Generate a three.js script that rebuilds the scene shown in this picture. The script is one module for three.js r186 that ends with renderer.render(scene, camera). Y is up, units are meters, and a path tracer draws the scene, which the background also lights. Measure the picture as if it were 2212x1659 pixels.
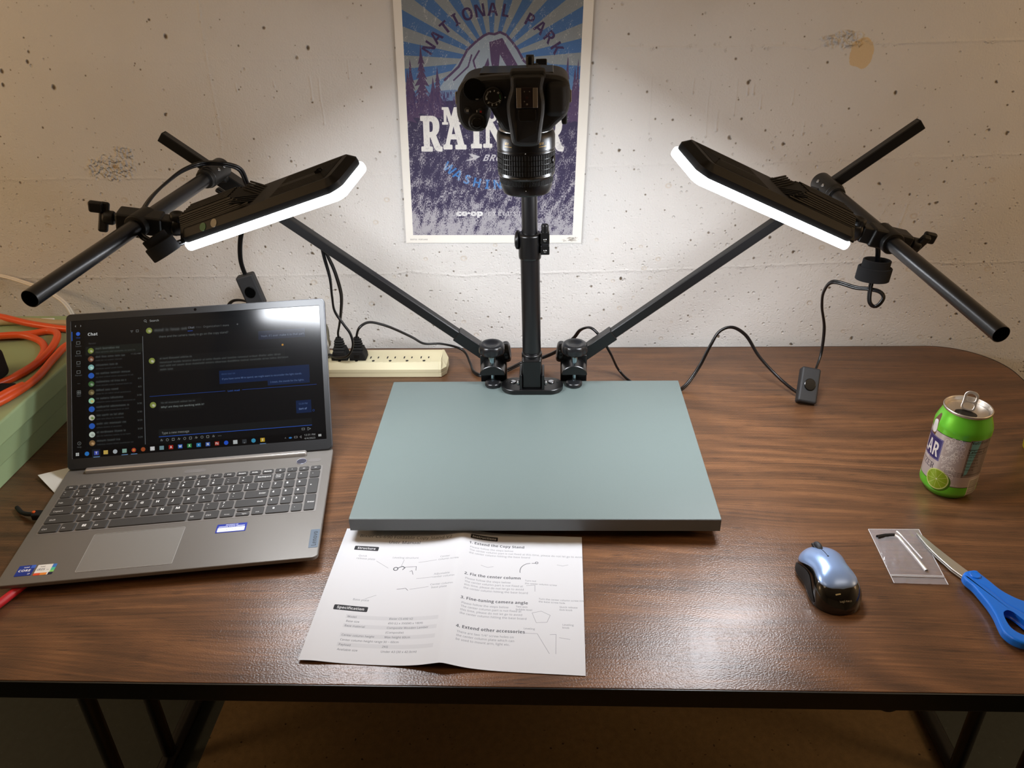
import * as THREE from 'three';
import { RoundedBoxGeometry } from 'three/addons/geometries/RoundedBoxGeometry.js';
import { ConvexGeometry } from 'three/addons/geometries/ConvexGeometry.js';
import { mergeGeometries } from 'three/addons/utils/BufferGeometryUtils.js';
import { RectAreaLightUniformsLib } from 'three/addons/lights/RectAreaLightUniformsLib.js';

// ---------- camera, exposure, large lights ----------
const T = 0.74;                                             // height of the table top above the floor
const scene = new THREE.Scene();
scene.background = new THREE.Color(0x000000);               // a closed basement room: no sky
const camera = new THREE.PerspectiveCamera(51.086, 2212 / 1659, 0.02, 30);
camera.position.set(0, 0.6369 + T, 0);
camera.up.set(0.0025, 0.8749, -0.4844);
camera.lookAt(-0.0424, 0.6369 + T - 0.4838, -0.8741);
const renderer = new THREE.WebGLRenderer({ antialias: true });
renderer.toneMapping = THREE.LinearToneMapping;
renderer.toneMappingExposure = 0.66;
renderer.shadowMap.enabled = true;
RectAreaLightUniformsLib.init();
const PANEL_GLOW = 62, PANEL_COLOR = new THREE.Color(0.945, 0.985, 1.045);
const CEILING_GLOW = 1.6, CEILING_COLOR = new THREE.Color(1.0, 0.8, 0.58);
const LAMP_POWER = 1.05, LAMP_COLOR = new THREE.Color(1.0, 0.66, 0.36);

// ---------- helpers ----------
let seed = 12345;
const rnd = () => { seed = (seed + 0x6d2b79f5) | 0; let t = Math.imul(seed ^ (seed >>> 15), 1 | seed); t = (t + Math.imul(t ^ (t >>> 7), 61 | t)) ^ t; return ((t ^ (t >>> 14)) >>> 0) / 4294967296; };
const V = (x, y, z) => new THREE.Vector3(x, y + T, z);      // measured from the table top
const P3 = (x, y, z) => new THREE.Vector3(x, y, z);
const { clamp, lerp, smoothstep } = THREE.MathUtils;

const PERM = new Uint8Array(512), GX = new Float32Array(256), GY = new Float32Array(256);
for (let i = 0; i < 256; i++) { PERM[i] = i; const a = rnd() * Math.PI * 2; GX[i] = Math.cos(a); GY[i] = Math.sin(a); }
for (let i = 255; i > 0; i--) { const j = Math.floor(rnd() * (i + 1)); [PERM[i], PERM[j]] = [PERM[j], PERM[i]]; }
for (let i = 0; i < 256; i++) PERM[256 + i] = PERM[i];
function noise(x, y) {
  const xf = Math.floor(x), yf = Math.floor(y), X = xf & 255, Y = yf & 255, u = x - xf, v = y - yf;
  const a = PERM[X] + Y, b = PERM[(X + 1) & 255] + Y, s = u * u * u * (u * (u * 6 - 15) + 10), t = v * v * v * (v * (v * 6 - 15) + 10);
  const g = (h, dx, dy) => GX[h] * dx + GY[h] * dy;
  const n0 = g(PERM[a & 511], u, v), n1 = g(PERM[b & 511], u - 1, v), n2 = g(PERM[(a + 1) & 511], u, v - 1), n3 = g(PERM[(b + 1) & 511], u - 1, v - 1);
  return ((n0 + (n1 - n0) * s) * (1 - t) + (n2 + (n3 - n2) * s) * t) * 1.45;
}
function fbm(x, y, oct) { let s = 0, a = 0.5; for (let i = 0; i < oct; i++) { s += a * noise(x, y); x = x * 2.03 + 17.1; y = y * 2.03 + 9.7; a *= 0.5; } return s; }

function canvasTex(w, h, draw, srgb = true) {
  const c = document.createElement('canvas'); c.width = w; c.height = h;
  draw(c.getContext('2d'), w, h);
  const t = new THREE.CanvasTexture(c); if (srgb) t.colorSpace = THREE.SRGBColorSpace;
  t.anisotropy = 8; t.magFilter = THREE.LinearFilter; return t;
}
function dataTex(w, h, data, { srgb = false, float = false, wrap = THREE.RepeatWrapping } = {}) {
  const t = new THREE.DataTexture(data, w, h, THREE.RGBAFormat, float ? THREE.FloatType : THREE.UnsignedByteType);
  t.magFilter = THREE.LinearFilter; t.minFilter = THREE.LinearFilter; t.wrapS = t.wrapT = wrap;
  if (srgb) t.colorSpace = THREE.SRGBColorSpace; t.needsUpdate = true; return t;
}
const grey8 = (w, h, f) => { const d = new Uint8Array(w * h * 4); for (let y = 0, o = 0; y < h; y++) for (let x = 0; x < w; x++, o += 4) { const v = clamp(Math.round(f(x, y) * 255), 0, 255); d[o] = d[o + 1] = d[o + 2] = v; d[o + 3] = 255; } return d; };

const mat = (color, roughness, metalness = 0, extra = {}) => new THREE.MeshPhysicalMaterial({ color, roughness, metalness, ...extra });
const used = {};
function numbered(name) { const n = used[name] ?? 0; used[name] = n + 1; return n ? `${name}_${String(n).padStart(3, '0')}` : name; }
const shade = (o) => { o.castShadow = o.receiveShadow = true; return o; };
function tag(o, label, category, group) { o.userData.label = label; o.userData.category = category; if (group) o.userData.group = group; return o; }
function thing(name, label, category, pos = V(0, 0, 0), turn = 0, group) {
  const g = new THREE.Group(); g.name = numbered(name); g.position.copy(pos); g.rotation.y = turn; scene.add(g);
  return tag(g, label, category, group);
}
function part(name, geo, m, parent, label) {
  const o = shade(new THREE.Mesh(geo, m)); o.name = name; parent.add(o);
  if (label) o.userData.label = label; return o;
}
// a part whose geometry was measured in the room: moved into its (unturned) thing
const partW = (name, geo, m, parent, label) => { const p = parent.position; return part(name, geo.translate(-p.x, -p.y, -p.z), m, parent, label); };
function struct(name, geo, m, pos = P3(0, 0, 0)) { const o = shade(new THREE.Mesh(geo, m)); o.name = name; o.position.copy(pos); o.userData.kind = 'structure'; scene.add(o); return o; }

function merge(list) {
  return mergeGeometries(list.map((g) => {
    g = g.index ? g.toNonIndexed() : g.clone();
    for (const k of Object.keys(g.attributes)) if (!['position', 'normal', 'uv'].includes(k)) g.deleteAttribute(k);
    if (!g.attributes.uv) g.setAttribute('uv', new THREE.BufferAttribute(new Float32Array(g.attributes.position.count * 2), 2));
    return g;
  }));
}
const box = (w, h, d, r = 0.001, s = 2) => new RoundedBoxGeometry(w, h, d, s, Math.min(r, w / 2.01, h / 2.01, d / 2.01));
const boxAt = (x, y, z, w, h, d, r, s) => box(w, h, d, r, s).translate(x, y, z);
function applied(geo, m) {                                    // keeps faces outward when the matrix mirrors
  geo.applyMatrix4(m);
  if (m.determinant() < 0) { const ix = geo.index; if (ix) { const a = ix.array; for (let i = 0; i < a.length; i += 3) [a[i], a[i + 1]] = [a[i + 1], a[i]]; } else for (const k of Object.keys(geo.attributes)) { const t = geo.attributes[k], n = t.itemSize, a = t.array; for (let i = 0; i < t.count; i += 3) for (let c = 0; c < n; c++) [a[i * n + c], a[(i + 1) * n + c]] = [a[(i + 1) * n + c], a[i * n + c]]; } }
  return geo;
}
const frame = (geo, o, ax, ay, az) => applied(geo, new THREE.Matrix4().makeBasis(ax, ay, az).setPosition(o));
const lathe = (pts, seg = 40) => new THREE.LatheGeometry(pts.map(([r, y]) => new THREE.Vector2(Math.max(r, 0), y)), seg);
const UP = new THREE.Vector3(0, 1, 0);
// turns a geometry built along +y so that it runs along dir from p
const along = (geo, p, dir) => geo.applyQuaternion(new THREE.Quaternion().setFromUnitVectors(UP, dir.clone().normalize())).translate(p.x, p.y, p.z);
function rod(a, b, r0, r1 = r0, seg = 28, c = 0.0006) {
  const d = b.clone().sub(a), L = d.length();
  return along(lathe([[0, 0], [r0 - c, 0], [r0, c], [r1, L - c], [r1 - c, L], [0, L]], seg), a, d);
}
function rodTo(list, a, dir, seg = 32) { return along(lathe(list, seg), a, dir); }
const curve = (pts, tension = 0.5) => new THREE.CatmullRomCurve3(pts, false, 'centripetal', tension);
const tube = (pts, r, n = 60, radial = 10) => new THREE.TubeGeometry(curve(pts), n, r, radial);
// flat two-core flex: two tubes side by side that follow one path
function zipCord(pts, r = 0.0019, n = 110, twist = 0) {
  const c = curve(pts), f = c.computeFrenetFrames(n), A = [], B = [];
  const all = c.getSpacedPoints(n);
  for (let i = 0; i <= n; i++) {
    const a = twist + 0.5 * Math.sin(i * 0.05), s = f.normals[i].clone().multiplyScalar(Math.cos(a)).addScaledVector(f.binormals[i], Math.sin(a)).multiplyScalar(r * 0.85);
    A.push(all[i].clone().add(s)); B.push(all[i].clone().sub(s));
  }
  return merge([tube(A, r, n, 8), tube(B, r, n, 8)]);
}
function shapeOf(pts, holes = []) { const s = new THREE.Shape(pts.map((p) => new THREE.Vector2(p[0], p[1]))); for (const h of holes) s.holes.push(new THREE.Path(h.map((p) => new THREE.Vector2(p[0], p[1])))); return s; }
// closed smooth outline through points
function smooth(pts, n = 6) { const c = new THREE.CatmullRomCurve3(pts.map((p) => P3(p[0], p[1], 0)), true, 'centripetal'); return c.getPoints(pts.length * n).slice(0, -1).map((p) => [p.x, p.y]); }
function ext(shape, depth, bevel = 0, seg = 2, cs = 12) {
  return new THREE.ExtrudeGeometry(shape, { depth: Math.max(depth - 2 * bevel, 1e-5), bevelEnabled: bevel > 0, bevelThickness: bevel, bevelSize: bevel, bevelOffset: -bevel, bevelSegments: seg, curveSegments: cs }).translate(0, 0, bevel);
}
// extrusion that lies flat: outline in (x, z), thickness upwards
const slab = (shape, h, bevel, seg) => applied(ext(shape, h, bevel, seg), new THREE.Matrix4().makeBasis(P3(1, 0, 0), P3(0, 0, 1), P3(0, 1, 0)));
function rrect(x0, y0, x1, y1, r) {
  const s = new THREE.Shape(); s.moveTo(x0 + r, y0); s.lineTo(x1 - r, y0); s.absarc(x1 - r, y0 + r, r, -Math.PI / 2, 0); s.lineTo(x1, y1 - r); s.absarc(x1 - r, y1 - r, r, 0, Math.PI / 2);
  s.lineTo(x0 + r, y1); s.absarc(x0 + r, y1 - r, r, Math.PI / 2, Math.PI); s.lineTo(x0, y0 + r); s.absarc(x0 + r, y0 + r, r, Math.PI, 1.5 * Math.PI); return s;
}
function setUV(geo, f) { const p = geo.attributes.position, uv = new Float32Array(p.count * 2); for (let i = 0; i < p.count; i++) { const [u, v] = f(p.getX(i), p.getY(i), p.getZ(i)); uv[i * 2] = u; uv[i * 2 + 1] = v; } geo.setAttribute('uv', new THREE.BufferAttribute(uv, 2)); return geo; }
// surface from a function of (u, v), both 0..1
function sheet(nu, nv, f, uvf = (u, v) => [u, v]) {
  const pos = [], uv = [], idx = [];
  for (let j = 0; j <= nv; j++) for (let i = 0; i <= nu; i++) { const p = f(i / nu, j / nv); pos.push(p.x, p.y, p.z); uv.push(...uvf(i / nu, j / nv)); }
  for (let j = 0; j < nv; j++) for (let i = 0; i < nu; i++) { const a = j * (nu + 1) + i, b = a + 1, c = a + nu + 1, d = c + 1; idx.push(a, b, d, a, d, c); }
  const g = new THREE.BufferGeometry(); g.setAttribute('position', new THREE.Float32BufferAttribute(pos, 3)); g.setAttribute('uv', new THREE.Float32BufferAttribute(uv, 2)); g.setIndex(idx); g.computeVertexNormals(); return g;
}

// ---------- shared materials ----------
const grain = (() => { const N = 256; const t = dataTex(N, N, grey8(N, N, () => 0.5 + (rnd() - 0.5) * 0.9)); return t; })();
const fine = grain.clone(); fine.repeat.set(60, 60); fine.needsUpdate = true;
const M = {
  blackMetal: mat(0x0c0c0d, 0.38, 0.0, { specularIntensity: 0.9 }),
  satinBlack: mat(0x0b0b0c, 0.3, 0.0, { clearcoat: 0.15, clearcoatRoughness: 0.3 }),
  blackTube: mat(0x0d0d0f, 0.32, 0.0, { clearcoat: 0.3, clearcoatRoughness: 0.3 }),
  blackPlastic: mat(0x0b0b0b, 0.5),
  greyPlastic: mat(0x18191b, 0.28),
  blackRubber: mat(0x0a0a0a, 0.75),
  cable: mat(0x08080a, 0.32),
  felt: mat(0x0a0a0c, 0.95, 0, { sheen: 0.3, sheenRoughness: 0.6, sheenColor: new THREE.Color(0.12, 0.12, 0.14), bumpMap: fine, bumpScale: 0.0008 }),
  steel: mat(0xb9bcc0, 0.22, 1),
  zinc: mat(0x9fb4bd, 0.2, 1),
  chrome: mat(0xd8d8da, 0.08, 1),
};
// ---------- the room ----------
// painted concrete: height field and colour over 1.85 m x 0.925 m of the back wall
const WALL = { x0: -1.0, y0: -0.05, w: 1.85, h: 0.925, W: 2048, H: 1024 };
function paintedConcrete() {
  const { W, H } = WALL, h = new Float32Array(W * H), stain = new Float32Array(W * H), rust = new Float32Array(W * H), mpp = WALL.w / W;
  const toX = (x) => (x - WALL.x0) / mpp, toY = (y) => (y - WALL.y0) / mpp;
  for (let y = 0, o = 0; y < H; y++) for (let x = 0; x < W; x++, o++) {
    const X = x * mpp, Y = y * mpp, low = smoothstep(0.42 - Y, 0.0, 0.2);
    h[o] = 0.0016 * fbm(X * 7, Y * 9, 3) + 0.0005 * fbm(X * 60, Y * 60, 2) + 0.00026 * noise(X * 420, Y * 420);
    h[o] += low * 0.0009 * Math.max(0, noise(X * 210 + 5, Y * 240) - 0.3) * (0.4 + 0.9 * noise(X * 11, Y * 11 + 3));
    h[o] -= low * 0.0022 * Math.max(0, noise(X * 260 + 31, Y * 300 + 7) - 0.45) + 0.0006 * Math.max(0, noise(X * 330 + 3, Y * 360) - 0.5);
  }
  const blob = (cx, cy, rx, ry, f) => {
    for (let y = Math.max(0, Math.floor(cy - ry * 1.6)); y < Math.min(H, cy + ry * 1.6 + 1); y++) for (let x = Math.max(0, Math.floor(cx - rx * 1.6)); x < Math.min(W, cx + rx * 1.6 + 1); x++) f(y * W + x, Math.hypot((x - cx) / rx, (y - cy) / ry), x, y);
  };
  const pit = (x, y, r, deep, dark, squash = 1) => blob(x, y, r, r * squash, (o, d) => {
    const k = 1 - smoothstep(d, 0.55, 1.05); h[o] -= deep * k; h[o] += deep * 0.16 * Math.exp(-((d - 1.2) ** 2) * 16); stain[o] = Math.max(stain[o], dark * (1 - smoothstep(d, 0.4, 0.95)));
  });
  for (let i = 0; i < 2300; i++) { const x = rnd() * W, y = rnd() * H, r = 0.7 + rnd() ** 4 * 2.0; pit(x, y, r, 0.0006 + r * 0.0003, rnd() < 0.5 ? 0.75 : 0.1, 0.7 + rnd() * 0.6); }
  for (let i = 0; i < 1900; i++) { const x = rnd() * W, y = rnd() ** 1.3 * H * 0.45, r = 0.7 + rnd() ** 3 * 2.3; pit(x, y, r, 0.0009 + r * 0.0002, rnd() < 0.22 ? 0.6 : 0.0, 0.7 + rnd() * 0.5); }
  for (let i = 0; i < 70; i++) { const x = rnd() * W, y = rnd() * H, r = 1.8 + rnd() * 1.8; pit(x, y, r, 0.0018, 0.5 + rnd() * 0.4, 0.7 + rnd() * 0.7); if (rnd() < 0.5) pit(x + r * 0.7, y + r * (rnd() - 0.5) * 2, r * 0.7, 0.0018, 0.6, 0.8); }
  for (let i = 0; i < 120; i++) { const x = rnd() * W, y = rnd() * H * 0.4, r = 2.5 + rnd() * 3.5; blob(x, y, r, r * 0.8, (o, d) => { rust[o] = Math.max(rust[o], 0.3 * Math.exp(-((d - 0.85) ** 2) * 14)); h[o] -= 0.0006 * (1 - smoothstep(d, 0.3, 1)); }); }
  // joints left by the form boards: a small step with a ragged lip
  const seam = (pts, amp, ragged, step = 0) => {
    for (let i = 0; i + 1 < pts.length; i++) {
      const [ax, ay] = [toX(pts[i][0]), toY(pts[i][1])], [bx, by] = [toX(pts[i + 1][0]), toY(pts[i + 1][1])], n = Math.ceil(Math.hypot(bx - ax, by - ay));
      for (let k = 0; k < n; k++) {
        const x = lerp(ax, bx, k / n), y = lerp(ay, by, k / n) + ragged * noise(x * 0.03, i + y0n(ay)) * 4, rough = 0.45 + 0.55 * clamp(noise(x * 0.05, y * 0.05 + 40) * 1.6 + 0.4, 0, 1);
        blob(x, y, 3.2, 3.2, (o, d) => { h[o] += amp * rough * Math.exp(-d * d * 2) * 0.16; });
        if (rnd() < ragged * 0.25) { const px = x + (rnd() - 0.5) * 10, py = y + (rnd() - 0.5) * 12; blob(px, py, 2 + rnd() * 3, 2 + rnd() * 2.4, (o, d) => { h[o] += amp * 0.5 * (1 - smoothstep(d, 0.2, 1.1)) * (rnd() < 0.5 ? 1 : -0.6); }); }
      }
    }
  };
  const y0n = (v) => v * 0.01;
  seam([[-0.514, 0.6], [-0.514, 0.569], [-0.517, 0.538], [-0.519, 0.483], [-0.519, 0.383], [-0.523, 0.349]], 0.0016, 0.35);
  seam([[-1, 0.488], [-0.842, 0.488], [-0.523, 0.482]], 0.0006, 0.12); seam([[-0.513, 0.486], [-0.247, 0.483], [0.1, 0.49]], 0.0009, 0.3);
  seam([[-1, 0.307], [-0.904, 0.307], [-0.646, 0.306], [-0.438, 0.304], [-0.247, 0.307], [0.178, 0.317], [0.382, 0.318], [0.526, 0.321], [0.85, 0.328]], 0.0011, 0.4);
  seam([[0.11, 0.492], [0.264, 0.488], [0.366, 0.489], [0.396, 0.484], [0.417, 0.493], [0.428, 0.503], [0.471, 0.497], [0.482, 0.49], [0.588, 0.491], [0.85, 0.491]], 0.0018, 0.22);
  seam([[-1, 0.133], [-0.499, 0.133], [-0.263, 0.136], [-0.238, 0.139], [-0.143, 0.13], [-0.047, 0.134], [0.174, 0.138], [0.559, 0.151], [0.674, 0.146], [0.85, 0.149]], 0.0016, 0.35);
  seam([[0.555, 0.26], [0.54, 0.2], [0.525, 0.15]], 0.0016, 0.6); seam([[0.585, 0.25], [0.575, 0.19]], 0.0013, 0.6);
  // runs of thick paint that end in a drop
  for (const [x, top, bottom, w] of [[0.25, 0.442, 0.359, 1.4], [0.266, 0.398, 0.369, 2], [0.291, 0.444, 0.391, 1.2], [0.308, 0.432, 0.422, 2], [0.317, 0.436, 0.422, 2], [0.225, 0.446, 0.425, 1.6], [0.33, 0.421, 0.401, 1.5], [0.377, 0.428, 0.406, 1.5], [-0.364, 0.46, 0.426, 1.8], [-0.35, 0.457, 0.388, 1.6], [-0.302, 0.482, 0.456, 1.4], [-0.48, 0.452, 0.44, 1.6], [0.162, 0.454, 0.365, 1.1], [-0.42, 0.455, 0.446, 1.6], [0.4, 0.38, 0.36, 1.3]]) {
    for (let y = bottom; y < top; y += mpp) blob(toX(x + 0.0015 * noise(y * 30, x * 90)), toY(y), w, w, (o, d) => { h[o] = Math.max(h[o], h[o] + 0.00035 * Math.exp(-d * d * 1.5)); });
    blob(toX(x), toY(bottom), w * 1.5, w * 2, (o, d) => { h[o] += 0.0012 * (1 - smoothstep(d, 0.2, 1.1)); });
  }
  // knocked-out patches with crumbled filler
  for (const [x, y, rx, ry] of [[-0.712, 0.324, 50, 24], [-0.686, 0.348, 18, 14], [0.44, 0.496, 40, 14]]) blob(toX(x), toY(y), rx, ry, (o, d, X, Y) => { const k = 1 - smoothstep(d + 0.35 * noise(X * 0.09, Y * 0.09), 0.6, 1.05); h[o] += k * (0.009 * fbm(X * 0.16, Y * 0.16, 3) + 0.0018); });
  blob(toX(-0.706), toY(0.326), 8, 6, (o, d) => { const k = 1 - smoothstep(d, 0.2, 1); h[o] -= 0.003 * k; rust[o] = Math.max(rust[o], k); });
  for (const [x, y, r] of [[-0.77, 0.45, 4], [-0.85, 0.455, 3], [-0.845, 0.475, 3.4], [-0.36, 0.5, 3.4], [-0.575, 0.52, 3.6], [-0.8, 0.488, 3], [0.128, 0.123, 3], [0.53, 0.42, 3]]) pit(toX(x), toY(y), r, 0.0025, 0.9, 1.3);
  const px = new Uint8Array(W * H * 4), bump = new Float32Array(W * H * 4);
  for (let y = 0, o = 0; y < H; y++) for (let x = 0; x < W; x++, o++) {
    const n = 0.012 * fbm(x * 0.012, y * 0.012, 3) + 0.01 * (rnd() - 0.5), s = stain[o], r = rust[o];
    let c = [0.862 + n, 0.853 + n, 0.84 + n];
    const d = Math.hypot((x - toX(0.469)) / 20, (y - toY(0.478)) / 24) + 0.18 * noise(x * 0.06, y * 0.06); // bare tan patch
    if (d < 1) c = [0.86 + n, 0.77 + n, 0.62 + n];
    c = c.map((v, k) => lerp(lerp(v, [0.68, 0.55, 0.38][k], r * 0.7), [0.33, 0.27, 0.2][k], s));
    for (let k = 0; k < 3; k++) px[o * 4 + k] = clamp(c[k] * 255, 0, 255); px[o * 4 + 3] = 255;
    bump[o * 4] = bump[o * 4 + 1] = bump[o * 4 + 2] = clamp(0.5 + h[o] / 0.012, 0, 1); bump[o * 4 + 3] = 1;
  }
  return { map: dataTex(W, H, px, { srgb: true, wrap: THREE.MirroredRepeatWrapping }), bumpMap: dataTex(W, H, bump, { float: true, wrap: THREE.MirroredRepeatWrapping }) };
}
const concrete = paintedConcrete();
const wallMat = mat(0xffffff, 0.55, 0, { ...concrete, bumpScale: 0.0105 });
const wallUV = (g) => setUV(g, (x, y, z) => [(x - WALL.x0) / WALL.w, (y - T - WALL.y0) / WALL.h]);
const ZW = -1.3;                                            // face of the back wall
const plainWall = mat(0xc9c2b6, 0.7), ceilingMat = mat(0xcfc9bf, 0.8);
struct('wall_back', wallUV(new THREE.BoxGeometry(4.6, 2.6, 0.15).translate(0, 1.25, ZW - 0.075)), wallMat);
struct('wall_left', new THREE.BoxGeometry(0.15, 2.6, 4.6).translate(-2.275, 1.25, 0.85), plainWall);
struct('wall_right', new THREE.BoxGeometry(0.15, 2.6, 4.6).translate(2.275, 1.25, 0.85), plainWall);
struct('wall_front', new THREE.BoxGeometry(4.6, 2.6, 0.15).translate(0, 1.25, 3.1), plainWall);
struct('ceiling', new THREE.BoxGeometry(4.7, 0.12, 4.7).translate(0, 2.56, 0.88), ceilingMat);

// speckled linoleum floor: dark green-grey, with a beige field between the table legs
function lino(base, spots, n) {
  return canvasTex(1024, 1024, (g, W, H) => {
    const im = g.createImageData(W, H), d = im.data;
    for (let y = 0, o = 0; y < H; y++) for (let x = 0; x < W; x++, o += 4) { const k = 1 + 0.1 * fbm(x * 0.05, y * 0.05, 3) + 0.12 * (rnd() - 0.5); for (let c = 0; c < 3; c++) d[o + c] = clamp(base[c] * k, 0, 255); d[o + 3] = 255; }
    g.putImageData(im, 0, 0);
    for (let i = 0; i < n; i++) { g.fillStyle = spots[Math.floor(rnd() * spots.length)]; g.beginPath(); g.ellipse(rnd() * W, rnd() * H, 1 + rnd() * 3, 0.8 + rnd() * 2, rnd() * 3, 0, 7); g.fill(); }
  });
}
const linoGreen = lino([52, 58, 54], ['#2e3532', '#454c47'], 300), linoBeige = lino([124, 101, 66], ['#46351d', '#5c4828', '#2c2112'], 260);
for (const t of [linoGreen, linoBeige]) { t.wrapS = t.wrapT = THREE.RepeatWrapping; }
const floorUV = (g) => setUV(g, (x, y, z) => [x / 0.7, z / 0.7]);
struct('floor', floorUV(new THREE.BoxGeometry(4.6, 0.1, 4.6).translate(0, -0.05, 0.85)), mat(0xffffff, 0.5, 0, { map: linoGreen }));
const mt = thing('floor_mat', 'beige speckled floor covering under the table between its foot bars', 'mat', P3(0.045, 0, 0.2));
part('mat_sheet', floorUV(box(1.43, 0.004, 2.9, 0.0015)).translate(0, 0.002, 0), mat(0xffffff, 0.55, 0, { map: linoBeige }), mt);

// the room's warm ceiling lights, above and behind the photographer
for (const [x, z, w, where] of [[-1.1, -0.2, 0.55, 'left'], [1.1, -0.2, 0.55, 'right']]) {
  const t = thing('ceiling_light', `warm glowing ceiling panel light on the ${where} side of the room`, 'light', P3(x, 2.5, z), 0);
  part('light_frame', merge([boxAt(0, -0.02, 0.36, w + 0.06, 0.04, 0.03), boxAt(0, -0.02, -0.36, w + 0.06, 0.04, 0.03), boxAt(w / 2 + 0.015, -0.02, 0, 0.03, 0.04, 0.72), boxAt(-w / 2 - 0.015, -0.02, 0, 0.03, 0.04, 0.72), boxAt(0, -0.004, 0, w, 0.008, 0.7)]), mat(0xd0d0cc, 0.5), t);
  part('diffuser', boxAt(0, -0.02, 0, w, 0.006, 0.69, 0.002), mat(0xfff0d8, 0.6, 0, { emissive: CEILING_COLOR, emissiveIntensity: 2 }), t);
  const l = new THREE.RectAreaLight(CEILING_COLOR, CEILING_GLOW, w, 0.68); l.position.set(x, 2.475, z); l.lookAt(x, 0, z); l.castShadow = true; l.name = 'ceiling_glow'; scene.add(l);
}

// shaded floor lamps beyond both ends of the table, whose warm light rakes over the back wall
for (const [x, where] of [[-1.62, 'left'], [1.62, 'right']]) {
  const t = thing('floor_lamp', `floor lamp with a warm glowing round shade beyond the ${where} end of the table`, 'lamp', P3(x, 0, -0.6));
  part('lamp_base', lathe([[0, 0.001], [0.14, 0.001], [0.14, 0.012], [0.03, 0.022], [0, 0.022]]), M.blackMetal, t);
  part('pole', rod(P3(0, 0.02, 0), P3(0, 1.24, 0), 0.011), M.blackMetal, t);
  part('lamp_shade', new THREE.SphereGeometry(0.17, 40, 24).translate(0, 1.4, 0), mat(0xfff0dc, 0.6, 0, { emissive: LAMP_COLOR, emissiveIntensity: 3 }), t);
  const l = new THREE.PointLight(LAMP_COLOR, LAMP_POWER); l.position.set(x, 1.4, -0.6); l.shadow.radius = 6; l.castShadow = true; l.name = 'lamp_glow'; scene.add(l);
}

// ---------- the table ----------
const WOOD = { x0: -0.95, w: 1.73, z0: -1.3, d: 0.78, W: 2048, H: 2048 };
function walnut() {
  const { W, H } = WOOD, d = new Uint8Array(W * H * 4), sx = WOOD.w / W, sz = WOOD.d / H;
  const A = [150, 105, 69], B = [106, 73, 49], C = [68, 48, 35];
  for (let y = 0, o = 0; y < H; y++) for (let x = 0; x < W; x++, o += 4) {
    const X = x * sx, Z = y * sz;
    const bend = 0.030 * noise(X * 1.5 + 3.3, Z * 5) + 0.012 * noise(X * 4.2, Z * 12 + 8), z = Z + bend;
    // cathedral figure: contours of a slow field, drawn out along the boards
    const f = z * 20 + 5.5 * noise(X * 1.25 + 20, z * 2.6 + 1.3) + 0.7 * noise(X * 2.6, z * 9 + 4), ring = 0.5 + 0.5 * Math.sin(f * 6.283 + 1.2 * noise(X * 6, z * 40));
    const streak = noise(X * 5, z * 300) * 0.5 + noise(X * 12 + 9, z * 700) * 0.5, wide = noise(X * 1.6 + 50, z * 34);
    let k = 0.44 + 0.26 * (ring - 0.5) * (0.75 + 0.6 * noise(X * 1.3 + 77, z * 6)) + 0.34 * streak + 0.13 * wide + 0.1 * noise(X * 3 + 9, z * 95);
    const pore = noise(X * 46 + 13, Z * 1150) + 0.35 * noise(X * 14, Z * 80 + 60); if (pore > 0.36) k -= (pore - 0.36) * 0.8;
    const pale = noise(X * 30 + 90, Z * 900 + 40); if (pale > 0.4) k += (pale - 0.4) * 0.45;
    k += 0.1 * (rnd() - 0.5);
    k = clamp(k, 0, 1);
    for (let c = 0; c < 3; c++) d[o + c] = k > 0.5 ? lerp(B[c], A[c], (k - 0.5) * 2) : lerp(C[c], B[c], k * 2);
    d[o + 3] = 255;
  }
  return dataTex(W, H, d, { srgb: true, wrap: THREE.MirroredRepeatWrapping });
}
const laminateBump = (() => { const N = 512, f = grey8(N, N, (x, y) => { const X = x / N, Y = y / N, w = (a, b) => noise(a, b); const blend = (u) => smoothstep(u, 0, 0.12) * smoothstep(1 - u, 0, 0.12); const k = blend(X) * blend(Y); return 0.5 + 0.5 * k * (0.55 * w(X * 72, Y * 110) + 0.4 * w(X * 150 + 7, Y * 190)) + (1 - k) * 0.5 * 0.5 * w(X * 72 + 40, Y * 110 + 40); }); const t = dataTex(N, N, f); t.repeat.set(1, 1); return t; })();
const woodMap = walnut();
const woodMat = mat(0xffffff, 0.3, 0, { map: woodMap, bumpMap: laminateBump, bumpScale: 0.00026, specularIntensity: 0.9 });
laminateBump.channel = 1;
const table = thing('folding_table', 'long folding table with a dark walnut laminate top and black edge band', 'table', P3(-0.1475, 0, -0.9125));
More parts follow.
